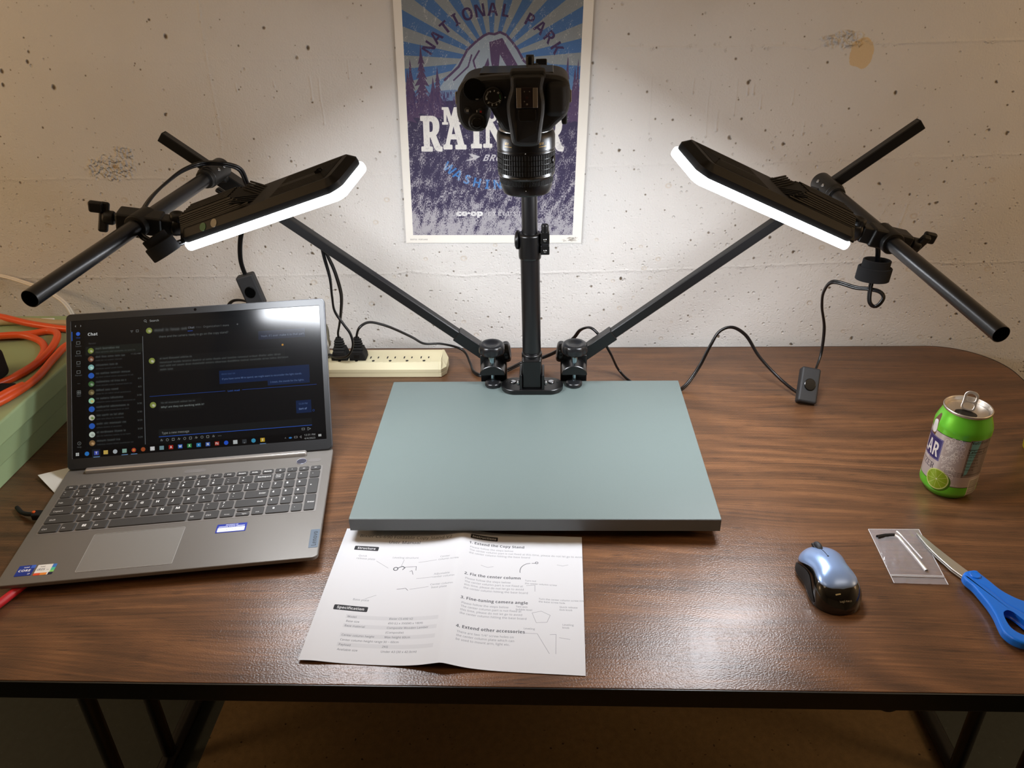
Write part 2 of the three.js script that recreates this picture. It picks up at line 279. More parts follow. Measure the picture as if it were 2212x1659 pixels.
{
  const x0 = -1.062, x1 = 0.767, zb = -1.2855, zf = -0.5392;
  const outline = (i) => { const s = new THREE.Shape(), r = 0.105; const a = x0 + i, b = x1 - i, c = zb + i, e = zf - i; s.moveTo(a + r, c); s.lineTo(b - r, c); s.absarc(b - r, c + r, r, -Math.PI / 2, 0); s.lineTo(b, e - r); s.absarc(b - r, e - r, r, 0, Math.PI / 2); s.lineTo(a + r, e); s.absarc(a + r, e - r, r, Math.PI / 2, Math.PI); s.lineTo(a, c + r); s.absarc(a + r, c + r, r, Math.PI, 1.5 * Math.PI); return s; };
  const g = slab(outline(0.0022), 0.022, 0.0004, 1).translate(0, T - 0.022, 0), top = g;
  setUV(top, (x, y, z) => [(x - WOOD.x0) / WOOD.w, (z - WOOD.z0) / WOOD.d]);
  const uv1 = new Float32Array(top.attributes.position.count * 2); for (let i = 0; i < uv1.length / 2; i++) { uv1[i * 2] = top.attributes.position.getX(i) / 0.16; uv1[i * 2 + 1] = top.attributes.position.getZ(i) / 0.16; }
  top.setAttribute('uv1', new THREE.BufferAttribute(uv1, 2));
  partW('tabletop', top, woodMat, table, 'walnut grained laminate top');
  const band = outline(0); band.holes.push(new THREE.Path(outline(0.0022).getPoints(24).reverse()));
  partW('edge_band', slab(band, 0.0235, 0.0008, 2).translate(0, T - 0.0236, 0), mat(0x070707, 0.3), table, 'black plastic edge band');
  partW('apron', merge([boxAt(-0.147, T - 0.042, -1.2, 1.5, 0.036, 0.02), boxAt(-0.147, T - 0.042, -0.63, 1.5, 0.036, 0.02)]), M.blackMetal, table);
  for (const x of [-0.722, 0.752]) {
    partW('foot_bar', boxAt(x, 0.017, -0.91, 0.03, 0.026, 0.62, 0.012, 4).translate(0, 0.002, 0), M.satinBlack, table);
    partW('leg', merge([rod(P3(x, 0.03, -0.98), P3(x, T - 0.03, -0.98), 0.0125), rod(P3(x, 0.03, -0.84), P3(x, T - 0.03, -0.84), 0.0125), rod(P3(x, T - 0.045, -1.2), P3(x, T - 0.045, -0.63), 0.0125)]), M.satinBlack, table);
  }
  partW('latch_knob', rodTo([[0, 0], [0.012, 0], [0.014, 0.003], [0.014, 0.03], [0, 0.032]], P3(0.345, T - 0.055, -0.575), UP), M.blackPlastic, table);
}
// ---------- poster ----------
{
  const art = canvasTex(1024, 1592, (g, W, H) => {
    g.fillStyle = '#efece4'; g.fillRect(0, 0, W, H);
    const X0 = 43, X1 = 972, Y0 = 44, Y1 = 1544, cx = 508;
    g.save(); g.beginPath(); g.rect(X0, Y0, X1 - X0, Y1 - Y0); g.clip();
    const layer = (fn) => { g.save(); fn(); g.restore(); };
    g.fillStyle = '#868e93'; g.fillRect(X0, Y0, W, H);
    for (let i = 0; i < 22; i++) { const a = -Math.PI + (i + 0.2) * Math.PI / 22 * 2 / 1, b = a + Math.PI / 22; g.fillStyle = '#4a6d9e'; g.beginPath(); g.moveTo(cx, 590); g.lineTo(cx + 1500 * Math.cos(a), 590 + 1500 * Math.sin(a)); g.lineTo(cx + 1500 * Math.cos(b), 590 + 1500 * Math.sin(b)); g.fill(); }
    const poly = (c, p) => { g.fillStyle = c; g.beginPath(); p.forEach(([x, y], i) => (i ? g.lineTo(x, y) : g.moveTo(x, y))); g.closePath(); g.fill(); };
    const dark = '#39334f', snow = '#8d9aa6', ink = '#51405f';
    poly('#5c7ea6', [[43, 760], [200, 700], [320, 640], [480, 470], [560, 455], [680, 590], [800, 600], [972, 690], [972, 830], [43, 830]]);
    poly(snow, [[180, 790], [262, 676], [376, 539], [450, 475], [490, 456], [545, 452], [585, 470], [640, 530], [672, 580], [730, 640], [820, 700], [700, 800]]);
    const stroke = (w, p) => { g.strokeStyle = ink; g.lineWidth = w; g.lineJoin = 'round'; g.beginPath(); p.forEach(([x, y], i) => (i ? g.lineTo(x, y) : g.moveTo(x, y))); g.stroke(); };
    stroke(12, [[250, 690], [330, 620], [376, 539], [420, 500], [462, 470], [490, 458], [520, 462], [548, 452], [580, 466], [612, 500], [640, 535], [672, 590], [730, 640]]);
    poly(ink, [[492, 500], [560, 480], [590, 530], [640, 610], [655, 680], [600, 690], [585, 620], [548, 560], [540, 640], [556, 700], [520, 680], [500, 590]]);
    poly(ink, [[455, 640], [486, 575], [492, 610], [470, 660], [440, 690]]); stroke(9, [[420, 640], [408, 590], [440, 540]]); stroke(8, [[300, 690], [380, 620], [400, 560]]); stroke(7, [[560, 520], [600, 600], [640, 690]]);
    poly('#64799a', [[43, 800], [180, 745], [300, 735], [480, 760], [680, 700], [972, 760], [972, 860], [43, 860]]);
    poly(dark, [[43, 850], [150, 800], [330, 790], [520, 800], [700, 770], [860, 730], [972, 760], [972, 1560], [43, 1560]]);
    const fir = (x, top, bottom, w) => { const n = 9; for (let i = 0; i < n; i++) { const y = lerp(top, bottom, i / n), hw = w * (0.15 + i / n) * (0.8 + 0.4 * rnd()); poly(ink, [[x, y - 20], [x + hw, y + (bottom - top) / n * 1.2 + rnd() * 8], [x + hw * 0.3, y + (bottom - top) / n], [x - hw * 0.3, y + (bottom - top) / n], [x - hw, y + (bottom - top) / n * 1.1 + rnd() * 8]]); } };
    fir(131, 525, 860, 60); fir(72, 600, 880, 50); fir(215, 640, 860, 42); fir(55, 650, 900, 40); fir(190, 690, 880, 55); fir(905, 576, 880, 38); fir(945, 640, 900, 42); fir(860, 690, 880, 34); fir(960, 600, 900, 30);
    for (let i = 0; i < 260; i++) { g.fillStyle = `rgba(65,52,90,${0.3 + rnd() * 0.5})`; g.fillRect(43 + rnd() * 350, 740 + rnd() * 110, 2 + rnd() * 6, 8 + rnd() * 30); }
    g.textAlign = 'center'; g.textBaseline = 'alphabetic';
    const arcText = (text, x, y, r, a0, a1, font, color, outward) => { g.fillStyle = color; g.font = font; const n = [...text]; n.forEach((ch, i) => { const a = lerp(a0, a1, i / (n.length - 1)); g.save(); g.translate(x + r * Math.sin(a), y + (outward ? -1 : 1) * r * Math.cos(a)); g.rotate(outward ? a : -a); g.fillText(ch, 0, 0); g.restore(); }); };
    arcText('NATIONAL PARK', 510, 742, 368, -1.0, 1.0, 'bold 84px sans-serif', '#43355a', true);
    g.fillStyle = '#e3e2de'; g.font = 'bold 92px serif'; g.save(); g.translate(500, 915); g.scale(1.15, 1.28); g.lineWidth = 6; g.strokeStyle = '#e3e2de'; [...'MOUNT'].forEach((ch, i) => { g.strokeText(ch, (i - 2) * 94, (2 - Math.abs(i - 2)) * -6); g.fillText(ch, (i - 2) * 94, (2 - Math.abs(i - 2)) * -6); }); g.restore();
    g.font = 'bold 150px serif'; { const L = [...'RAINIER'], xs = [170, 300, 420, 520, 620, 712, 840]; L.forEach((ch, i) => { const s = 1 + 0.07 * Math.abs(i - 3); g.save(); g.translate(xs[i], 1048 + 2.2 * (i - 3) ** 2 - 12); g.scale(ch === 'I' ? 1.0 : 1.06, 1.36 * s); g.lineWidth = 9; g.strokeStyle = '#e3e2de'; g.strokeText(ch, 0, 0); g.fillText(ch, 0, 0); g.restore(); }); }
    poly('#b9b8c0', [[352, 1116], [400, 1096], [388, 1082], [372, 1074], [410, 1079], [440, 1090], [412, 1106]]);
    g.fillStyle = '#b9b8c0'; g.font = 'italic bold 50px sans-serif'; g.textAlign = 'left'; g.save(); g.translate(449, 1114); g.transform(1.1, 0, -0.2, 1, 0, 0); g.fillText('BROOKS', 0, 0); g.restore(); g.textAlign = 'center';
    arcText('WASHINGTON', 508, 880, 392, -0.72, 0.72, 'bold 74px sans-serif', '#3f74b4', false);
    g.fillStyle = '#e6e6e6'; g.font = 'bold 52px sans-serif'; g.save(); g.translate(376, 1428); g.scale(1.15, 0.82); g.lineWidth = 5; g.strokeStyle = '#e6e6e6'; g.strokeText('co·op', 0, 0); g.fillText('co·op', 0, 0); g.restore();
    g.font = '30px serif'; [...'EXCLUSIVE'].forEach((ch, i) => g.fillText(ch, 490 + i * 29, 1426));
    // worn print: paper shows through the ink
    const im = g.getImageData(0, 0, W, H), d = im.data;
    for (let y = Y0, o; y < Y1; y++) for (let x = X0; x < X1; x++) {
      o = (y * W + x) * 4;
      const n = fbm(x * 0.03 + y * 0.008, y * 0.015, 4) * 0.9 + 0.5 * noise(x * 0.2 + y * 0.05, y * 0.1) + 0.45 * noise(x * 0.45 + y * 0.1, y * 0.3);
      const low = 0.62 * smoothstep(y, 1180, 1540) ** 1.5 + 0.16 * smoothstep(y, 880, 1150) + 0.06 * noise(x * 0.008, y * 0.008), th = lerp(0.36, 0.25, smoothstep(y, 800, 900)) - low * 0.9;
      const k = clamp((n - th) * 2.6, 0, 0.8);
      for (let c = 0; c < 3; c++) d[o + c] = clamp(lerp(d[o + c], [196, 194, 195][c], k) * (1 - 0.1 * noise(x * 0.6, y * 0.6)), 0, 255);
    }
    g.putImageData(im, 0, 0); g.restore();
    g.fillStyle = '#8d8a86'; g.font = '11px sans-serif'; g.textAlign = 'left'; g.fillText('SEATTLE · PORTLAND', 24, 1575);
    for (let i = 0; i < 60; i++) { g.fillStyle = `rgba(70,60,50,${0.05 + rnd() * 0.15})`; g.beginPath(); g.ellipse(940 + rnd() * 45 + (rnd() - 0.5) * 60, 1570 + (rnd() - 0.5) * 22, 2 + rnd() * 9, 1 + rnd() * 4, -0.3, 0, 7); g.fill(); }
  });
  const BL = V(-0.2355, 0.1925, -1.2975), BR = V(0.0591, 0.1895, -1.2975), k = 0.4572 / 0.3693, TL = V(-0.2355 + 0.0123 * k, 0.1925 + 0.3693 * k, -1.2975), TR = V(0.0591 + 0.0118 * k, 0.1895 + 0.3666 * k, -1.2975);
  const g = new THREE.BufferGeometry(); const n = 16;
  const pos = (side) => sheet(n, n, (u, v) => { const p = BL.clone().lerp(BR, u).lerp(TL.clone().lerp(TR, u), v); p.z += 0.0012 + 0.0012 * Math.sin(u * 3.1) * Math.sin(v * 7) + side; return p; });
  const t = thing('poster', 'national park poster with snowy mountain, blue rays and white lettering, on concrete wall', 'poster', V(-0.088, 0.42, ZW));
  partW('paper_sheet', pos(0), mat(0xffffff, 0.62, 0, { map: art, specularIntensity: 0.5 }), t);
}

// ---------- copy stand ----------
const CX = -0.0215;                                         // the column's place along the table
{
  const t = thing('copy_stand', 'grey-green copy stand board with black upright telescopic column', 'copy stand', V(CX, 0, -0.93));
  const board = mat(0x65716f, 0.42, 0, { bumpMap: grain, bumpScale: 0.00006 });
  const turn = 0.0055, B0 = P3(-0.2386, 0, -0.7615);
  const g = ext(rrect(0, 0, 0.4462, 0.3429, 0.002), 0.018, 0.0006, 2);   // outline in x, depth; thickness up
  frame(g, V(B0.x, 0.012, B0.z), P3(Math.cos(turn), 0, -Math.sin(turn)), P3(-Math.sin(turn), 0, -Math.cos(turn)), P3(0, 1, 0));
  setUV(g, (x, y, z) => [x / 0.05, z / 0.05]);
  partW('base_board', g, board, t, 'matt grey-green laminate board');
  partW('front_edge_band', frame(box(0.4458, 0.0168, 0.0006, 0.0002, 1), V(B0.x + 0.2231, 0.021, B0.z + 0.0001 - 0.0012), P3(Math.cos(turn), 0, -Math.sin(turn)), P3(0, 1, 0), P3(Math.sin(turn), 0, Math.cos(turn))), mat(0x63696b, 0.4), t);
  for (const [x, z] of [[-0.2, -0.8], [0.17, -0.8], [-0.2, -1.07], [0.17, -1.07]]) partW('foot', rodTo([[0, 0], [0.012, 0], [0.013, 0.002], [0.013, 0.0125], [0, 0.0125]], V(x, 0, z), UP), M.blackRubber, t);
  const TOP = 0.03;
  // hinge plate screwed to the board
  const plate = ext(rrect(-0.0475, -0.0215, 0.0475, 0.0215, 0.0214), 0.008, 0.0015, 3);
  frame(plate, V(CX, TOP, -1.083), P3(1, 0, 0), P3(0, 0, -1), P3(0, 1, 0));
  partW('hinge_plate', plate, M.satinBlack, t);
  for (const s of [-1, 1]) {
    partW('screw', rodTo([[0, 0], [0.0048, 0], [0.0048, 0.0012], [0.004, 0.0018], [0, 0.0018]], V(CX + s * 0.0295, TOP + 0.008, -1.088), UP), M.steel, t, 'bright screw head');
    partW('screw_hole', rodTo([[0, 0], [0.002, 0], [0.002, 0.0003], [0, 0.0003]], V(CX + s * 0.039, TOP + 0.008, -1.088), UP), M.blackRubber, t);
    partW('hinge_cheek', boxAt(CX + s * 0.0168, TOP + 0.02 + T, -1.082, 0.004, 0.026, 0.036, 0.0015), M.satinBlack, t);
    partW('hinge_bolt', rodTo([[0, 0], [0.004, 0], [0.004, 0.003], [0.002, 0.0045], [0, 0.0045]], V(CX + s * 0.0188, TOP + 0.017, -1.07), P3(s, 0, 0), 6), M.steel, t);
  }
  // square knuckle whose top corners run into the round column
  partW('hinge_knuckle', merge([boxAt(CX, TOP + 0.032 + T, -1.084, 0.0292, 0.048, 0.034, 0.003, 3), rodTo([[0, 0], [0.0155, 0], [0.0155, 0.012], [0.0147, 0.015], [0, 0.015]], V(CX, TOP + 0.046, -1.088), UP, 40)]), M.satinBlack, t);
  partW('lower_column', rod(V(CX, 0.06, -1.09), V(CX - 0.001, 0.262, -1.09), 0.0139, 0.0139, 48), M.blackTube, t);
  partW('upper_column', rod(V(CX - 0.001, 0.25, -1.09), V(CX - 0.001, 0.495, -1.09), 0.0112, 0.0112, 48), M.blackTube, t);
  const clampT = partW('column_clamp', merge([rodTo([[0.0135, 0], [0.0158, 0.0006], [0.0162, 0.004], [0.0162, 0.034], [0.0156, 0.037], [0.0113, 0.0376]], V(CX - 0.001, 0.239, -1.09), UP, 48), boxAt(CX + 0.0205, 0.2545 + T, -1.084, 0.0125, 0.0135, 0.014, 0.0012), boxAt(CX + 0.0205, 0.2715 + T, -1.084, 0.0125, 0.0165, 0.014, 0.0012)]), M.satinBlack, t);
  partW('clamp_lever', rodTo([[0, 0], [0.005, 0], [0.0052, 0.001], [0.0052, 0.01], [0.004, 0.0115], [0, 0.0115]], V(CX + 0.0205, 0.279, -1.084), UP), M.satinBlack, t);
  for (const y of [0.2535, 0.2695]) partW('clamp_screw', rodTo([[0, 0], [0.0022, 0], [0.0022, 0.001], [0.001, 0.0008], [0, 0.0006]], V(CX + 0.0205, y, -1.077), P3(0, 0, 1)), M.steel, t);
  partW('clamp_knob', rodTo([[0, 0], [0.012, 0], [0.0135, 0.0015], [0.0135, 0.004], [0.01, 0.006], [0, 0.0065]], V(CX - 0.0155, 0.2655, -1.092), P3(-1, 0, -0.1)), M.satinBlack, t);
  // head that reaches forward and holds the camera by its tripod plate
  partW('head_arm', merge([boxAt(CX - 0.001, 0.476 + T, -1.03, 0.022, 0.018, 0.14, 0.002), rodTo([[0.0112, 0], [0.0165, 0.0006], [0.0165, 0.036], [0.0113, 0.0366]], V(CX - 0.001, 0.459, -1.09), UP, 40)]), M.satinBlack, t);
  partW('quick_release_plate', boxAt(CX, 0.478 + T, -0.9565, 0.038, 0.042, 0.01, 0.002), M.blackMetal, t);
  partW('lock_knob', merge([rodTo([[0, 0], [0.0042, 0], [0.0042, 0.03], [0.0047, 0.0305], [0.0047, 0.038], [0.0044, 0.04], [0, 0.04]], V(-0.0172, 0.4835, -0.966), UP), boxAt(-0.0105, 0.51 + T, -0.966, 0.005, 0.009, 0.006, 0.001)]), M.blackMetal, t);
  partW('release_lever', boxAt(-0.0045, 0.5 + T, -0.985, 0.013, 0.034, 0.004, 0.0015), M.greyPlastic, t);
}
// ---------- lamp arms: board clamp, square rod, cross clamp and round tube ----------
function lobedKnob(r, h, lobes = 8) {
  const g = lathe([[0, 0], [r * 0.45, 0], [r * 0.62, h * 0.1], [r * 0.92, h * 0.2], [r, h * 0.38], [r, h * 0.66], [r * 0.93, h * 0.88], [r * 0.78, h], [r * 0.55, h * 0.97], [r * 0.42, h * 0.86], [r * 0.15, h * 0.82], [0, h * 0.82]], 64), p = g.attributes.position;
  for (let i = 0; i < p.count; i++) { const x = p.getX(i), z = p.getZ(i), q = Math.hypot(x, z), k = smoothstep(q, r * 0.7, r) * (1 - smoothstep(p.getY(i), h * 0.7, h)); const s = 1 - 0.075 * k * (0.5 + 0.5 * Math.cos(lobes * Math.atan2(x, z))) ** 2; p.setX(i, x * s); p.setZ(i, z * s); }
  g.computeVertexNormals(); return g;
}
function lightArm(s, where, rodA, rodB, P1, P2, sleeve, label) {   // s: -1 left of the column, +1 right
  const kx = s < 0 ? -0.0825 : 0.0432, t = thing('light_arm', label, 'lamp stand', V(kx, 0.03, -1.09));
  const d = rodB.clone().sub(rodA).normalize(), up = P3(0, 0, 1), side = new THREE.Vector3().crossVectors(up, d).normalize();
  const along3 = (g, o) => frame(g, o, d, side, up);
  // screw clamp that bites the board's back edge
  const D = new THREE.Shape(); D.moveTo(-0.0195, 0); D.lineTo(0.0195, 0); D.absellipse(0, 0, 0.0195, 0.0155, 0, Math.PI, false);
  partW('clamp_jaw', merge([ext(D, 0.05, 0.0008, 1, 20).translate(kx, 0.0515 + T, -1.135), boxAt(kx, 0.036 + T, -1.1245, 0.041, 0.07, 0.02, 0.002), boxAt(kx, 0.0065 + T, -1.105, 0.036, 0.007, 0.05, 0.002)]), M.satinBlack, t);
  partW('clamp_screw', rodTo([[0, 0], [0.0028, 0], [0.0028, 0.034], [0.0048, 0.037], [0.0052, 0.05], [0, 0.05]], V(kx, 0.034, -1.0935), UP, 24), M.zinc, t, 'zinc plated clamp screw');
  partW('pressure_pad', rodTo([[0, 0], [0.0118, 0], [0.0128, 0.0015], [0.0126, 0.005], [0.01, 0.0072], [0.0065, 0.0078], [0.0045, 0.0095], [0, 0.0095]], V(kx, 0.0302, -1.0925), UP), M.greyPlastic, t);
  partW('clamp_knob', lobedKnob(0.0202, 0.0195).translate(kx, 0.083 + T, -1.0935), M.greyPlastic, t);
  partW('side_knob', along(lobedKnob(0.0165, 0.013), V(kx - s * 0.0135, 0.071, -1.126), P3(-s, 0.12, 0)), M.greyPlastic, t);
  partW('rod_socket', merge([along3(boxAt(0.006, 0, 0, 0.068, 0.0188, 0.0188, 0.0012), rodA), along(lathe([[0, -0.011], [0.0125, -0.011], [0.0135, -0.01], [0.0135, 0.01], [0.0125, 0.011], [0, 0.011]], 32), rodA.clone().addScaledVector(d, -0.028), up)]), M.satinBlack, t);
  const L = rodB.distanceTo(rodA);
  // square rod with a slot along each visible side
  const sq = shapeOf([[-0.0072, -0.006], [-0.006, -0.0072], [0.006, -0.0072], [0.0072, -0.006], [0.0072, 0.006], [0.006, 0.0072], [-0.006, 0.0072], [-0.0072, 0.006]]);
  partW('square_rod', frame(ext(sq, L, 0, 1), rodA, side, up, d), M.blackMetal, t);
  partW('rod_end_cap', along3(boxAt(L + 0.0006, 0, 0, 0.003, 0.0138, 0.0138, 0.0008), rodA), M.blackRubber, t);
  // cross clamp: a sleeve on the rod and a saddle that grips the round tube
  const q = P1.clone().sub(rodA).dot(d), C = rodA.clone().addScaledVector(d, q), td = P2.clone().sub(P1).normalize();
  partW('rod_sleeve', merge([along3(boxAt(-sleeve / 2 + 0.004, 0, 0.001, sleeve, 0.022, 0.022, 0.0015), C), along3(boxAt(-sleeve + 0.008, -0.004, 0.0, 0.005, 0.028, 0.026, 0.0015), C)]), M.blackMetal, t);
  partW('sleeve_lever', merge([rodTo([[0, 0], [0.006, 0], [0.007, 0.002], [0.006, 0.012], [0, 0.013]], C.clone().addScaledVector(d, -0.03).addScaledVector(side, -s * 0.008), side.clone().multiplyScalar(-s)), along3(boxAt(-0.022, -s * 0.021, 0, 0.028, 0.006, 0.012, 0.0025), C)]), M.blackPlastic, t);
  partW('tube_saddle', merge([rod(P1.clone().addScaledVector(td, -0.02), P1.clone().addScaledVector(td, 0.026), 0.0148, 0.0148, 36, 0.002), rod(P1.clone().addScaledVector(td, 0.024), P1.clone().addScaledVector(td, 0.032), 0.0135, 0.0128, 36, 0.001), boxAt(P1.x, P1.y - 0.004, P1.z - 0.014, 0.026, 0.026, 0.022, 0.004)]), mat(0x1b1a18, 0.42), t);
  const face = P3(-0.0424, 0, 0).add(P3(-P1.x, 0.62 + T - P1.y, -P1.z)).normalize(), out = face.sub(td.clone().multiplyScalar(face.dot(td))).normalize();
  for (const k of [0.004, 0.019]) partW('saddle_screw', rodTo([[0, 0], [0.0024, 0], [0.0024, 0.0012], [0.0011, 0.0011], [0, 0.0004]], P1.clone().addScaledVector(td, k - 0.008).addScaledVector(out, 0.0144), out), M.steel, t, 'bright screw');
  const L2 = P2.distanceTo(P1);
  partW('round_tube', along(lathe([[0.0094, 0], [0.0094, L2 - 0.0005], [0.009, L2], [0.0085, L2 - 0.0004], [0.0084, L2 - 0.02], [0, L2 - 0.021]], 40), P1, td), M.blackTube, t);
  return t;
}
const armL = { P1: V(-0.462, 0.3615, -1.1121), P2: V(-0.5135, 0.3347, -0.723), K: V(-0.4864, 0.3488, -0.9279) };
const armR = { P1: V(0.3927, 0.3233, -1.1325), P2: V(0.4586, 0.2773, -0.7498), K: V(0.4203, 0.304, -0.972) };
lightArm(-1, 'left', V(-0.108, 0.0745, -1.135), V(-0.5362, 0.4063, -1.135), armL.P1, armL.P2, 0.06, 'black lamp arm left of the column, its round tube ending above the laptop');
lightArm(1, 'right', V(0.0728, 0.0745, -1.135), V(0.5037, 0.407, -1.135), armR.P1, armR.P2, 0.05, 'black lamp arm right of the column, its round tube ending at the picture edge');

// ---------- LED panels on the tubes ----------
function ledPanel(s, A, a, b, n, L, w, arm, label) {
  const t = thing('led_panel_light', label, 'light', A.clone());
  a = a.clone().normalize(); n = n.clone().addScaledVector(a, -n.dot(a)).normalize(); b = new THREE.Vector3().crossVectors(n, a); if (s > 0) b.negate();
  const put = (g, off = P3(0, 0, 0)) => frame(g.translate(off.x, off.y, off.z), A, a, b, n);
  // opal diffuser with a glowing rim
  partW('diffuser', put(ext(rrect(0, 0, L, w, 0.012), 0.0115, 0.004, 3)), mat(0xfffaf0, 0.5, 0, { emissive: PANEL_COLOR, emissiveIntensity: 22 }), t, 'glowing opal diffuser');
  const lamp = new THREE.RectAreaLight(PANEL_COLOR, PANEL_GLOW, L - 0.012, w - 0.01);
  lamp.position.copy(A).addScaledVector(a, L / 2).addScaledVector(b, w / 2).addScaledVector(n, -0.001); lamp.up.copy(b); lamp.lookAt(lamp.position.clone().sub(n)); lamp.castShadow = true; lamp.name = 'panel_glow'; scene.add(lamp);
  const shell = mat(0x080808, 0.5, 0, { specularIntensity: 0.6 });
  partW('housing', put(ext(rrect(0.002, 0.002, L - 0.002, w - 0.002, 0.0135), 0.0222, 0.0072, 1), P3(0, 0, 0.0033)), shell, t, 'black ribbed heat sink housing');
  const N = n.clone(), side = (pts) => shapeOf(pts);
  // raised hip-roofed block over the joint half, ending in a ramp
  const b0 = w * 0.37, b1 = w * 0.68, hip = [];
  for (const [x, y, z] of [[0.001, 0.004, 0.012], [0.152, 0.004, 0.012], [0.001, w - 0.004, 0.012], [0.152, w - 0.004, 0.012], [0.001, 0.0045, 0.0145], [0.001, w - 0.0045, 0.0145], [0.002, b0, 0.0365], [0.002, b1, 0.0365], [0.006, b0, 0.0375], [0.006, b1, 0.0375], [0.088, b0, 0.0375], [0.088, b1, 0.0375]]) hip.push(P3(x, y, z));
  partW('driver_block', put(new ConvexGeometry(hip)), shell, t);
  const ribs = [], slope = Math.atan2(0.024, b0 - 0.004), ramp = Math.atan2(0.0235, 0.062);
  for (let i = 0; i < 5; i++) ribs.push(put(box(0.08, 0.0024, 0.002, 0.0006, 1), P3(0.047, lerp(b0 + 0.0015, b1 - 0.0015, i / 4), 0.0379)));
  for (let i = 0; i < 6; i++) { const k = (i + 0.4) / 6, y = lerp(0.0165, b0 - 0.001, k), z = lerp(0.026, 0.0372, k); ribs.push(put(box(0.086 + 0.03 * (1 - k), 0.0024, 0.0018, 0.0006, 1).rotateX(slope), P3(0.046 + 0.015 * (1 - k), y, z))); ribs.push(put(box(0.086 + 0.03 * (1 - k), 0.0024, 0.0018, 0.0006, 1).rotateX(-slope), P3(0.046 + 0.015 * (1 - k), w - y * 0.93, z))); }
  for (let i = 0; i < 9; i++) { const y = lerp(b0 - 0.006, b1 + 0.006, i / 8), f = y < w / 2 ? 0.32 : -0.32; ribs.push(put(box(0.05, 0.0021, 0.002, 0.0006, 1).rotateZ(f).rotateY(ramp), P3(0.118, y, 0.0262))); }
  for (let i = 0; i < 12; i++) { const k = i * 0.0023; for (const y of [0.013 + k, w - 0.013 - k]) ribs.push(put(box(L - 0.17 - k * 0.8, 0.0011, 0.0009, 0.0003, 1), P3(0.152 + (L - 0.17 - k * 0.8) / 2, y, 0.0255))); ribs.push(put(box(0.0011, w - 0.026 - 2 * k, 0.0009, 0.0003, 1), P3(L - 0.0175 - k * 0.8, w / 2, 0.0255))); }
  const fins = partW('cooling_ribs', merge(ribs), shell, t); fins.userData.kind = 'stuff';
  if (s < 0) for (const [x, c, l] of [[0.046, 0x1f6a3c, 'round green inspection sticker'], [0.0645, 0x9c9686, 'round grey inspection sticker']]) partW('sticker', put(ext(new THREE.Shape().absarc(0, 0, 0.005, 0, Math.PI * 2, false), 0.0006, 0, 1, 24).rotateX(Math.PI / 4), P3(x, 0.0055, 0.0218)), mat(c, 0.5), t, l);
  // ball joint and tube clamp
  const E = A.clone().addScaledVector(b, w * 0.5).addScaledVector(n, 0.014), K = arm.K, d = K.clone().sub(E).normalize(), D = K.distanceTo(E), td = arm.P2.clone().sub(arm.P1).normalize();
  const on = (k) => E.clone().addScaledVector(d, k);
  partW('ball', new THREE.SphereGeometry(0.0052, 24, 16).translate(...on(0.004).toArray()), M.chrome, t, 'shiny metal ball');
  partW('joint_neck', rod(E.clone().addScaledVector(d, -0.006), on(0.014), 0.0032), M.blackMetal, t);
  partW('ball_socket', merge([rodTo([[0, 0], [0.008, 0], [0.0098, 0.002], [0.0118, 0.007], [0.0118, 0.009], [0.0125, 0.0095], [0.0125, 0.013], [0.0115, 0.0138], [0.0095, 0.017], [0, 0.018]], on(0.010), d), rodTo([[0.006, 0], [0.0072, 0.001], [0.0072, 0.006], [0.006, 0.007], [0, 0.007]], on(0.026), d)]), M.satinBlack, t);
  const v = new THREE.Vector3().crossVectors(td, d).normalize(), tdp = new THREE.Vector3().crossVectors(d, v).normalize();
  partW('tilt_knob', along(lobedKnob(0.0095, 0.011, 6), on(0.019).addScaledVector(v, s < 0 ? -0.006 : 0.006), v.clone().multiplyScalar(s < 0 ? -1 : 1)), M.blackPlastic, t);
  partW('tube_clamp', merge([frame(box(0.052, 0.024, 0.026, 0.003, 3), K.clone().addScaledVector(d, 0.002), d, v, tdp), rod(K.clone().addScaledVector(td, -0.015), K.clone().addScaledVector(td, 0.018), 0.0142, 0.0142, 36, 0.0015), frame(box(0.018, 0.02, 0.02, 0.002), K.clone().addScaledVector(d, -0.028), d, v, tdp)]), M.blackPlastic, t);
  const kn = K.clone().addScaledVector(d, 0.032);
  partW('knob_screw', rod(K.clone().addScaledVector(d, 0.02), kn, 0.004), M.zinc, t);
  const wing = merge([rodTo([[0, 0], [0.0075, 0], [0.0085, 0.002], [0.0085, 0.01], [0.006, 0.013], [0, 0.013]], kn, d), frame(box(0.011, 0.036, 0.008, 0.003, 3), kn.clone().addScaledVector(d, 0.012), d, v.clone().applyAxisAngle(d, 0.5), tdp.clone().applyAxisAngle(d, 0.5)), frame(box(0.016, 0.014, 0.008, 0.003, 3), kn.clone().addScaledVector(d, 0.02).addScaledVector(v, -0.012 * (s < 0 ? 1 : -1)), d, v, tdp)]);
  partW('wing_knob', wing, M.blackPlastic, t);
}
ledPanel(-1, V(-0.4316, 0.3158, -0.9053), P3(0.8841, 0.3428, 0.3175), null, P3(-0.4021, 0.9044, 0.1432), 0.2495, 0.071, armL, 'left glowing LED panel light with two round stickers on its black housing');
ledPanel(1, V(0.3633, 0.2983, -0.9341), P3(-0.8302, 0.4363, 0.3469), null, P3(0.4897, 0.8682, 0.0802), 0.2505, 0.0755, armR, 'right glowing LED panel light with a plain black ribbed housing');

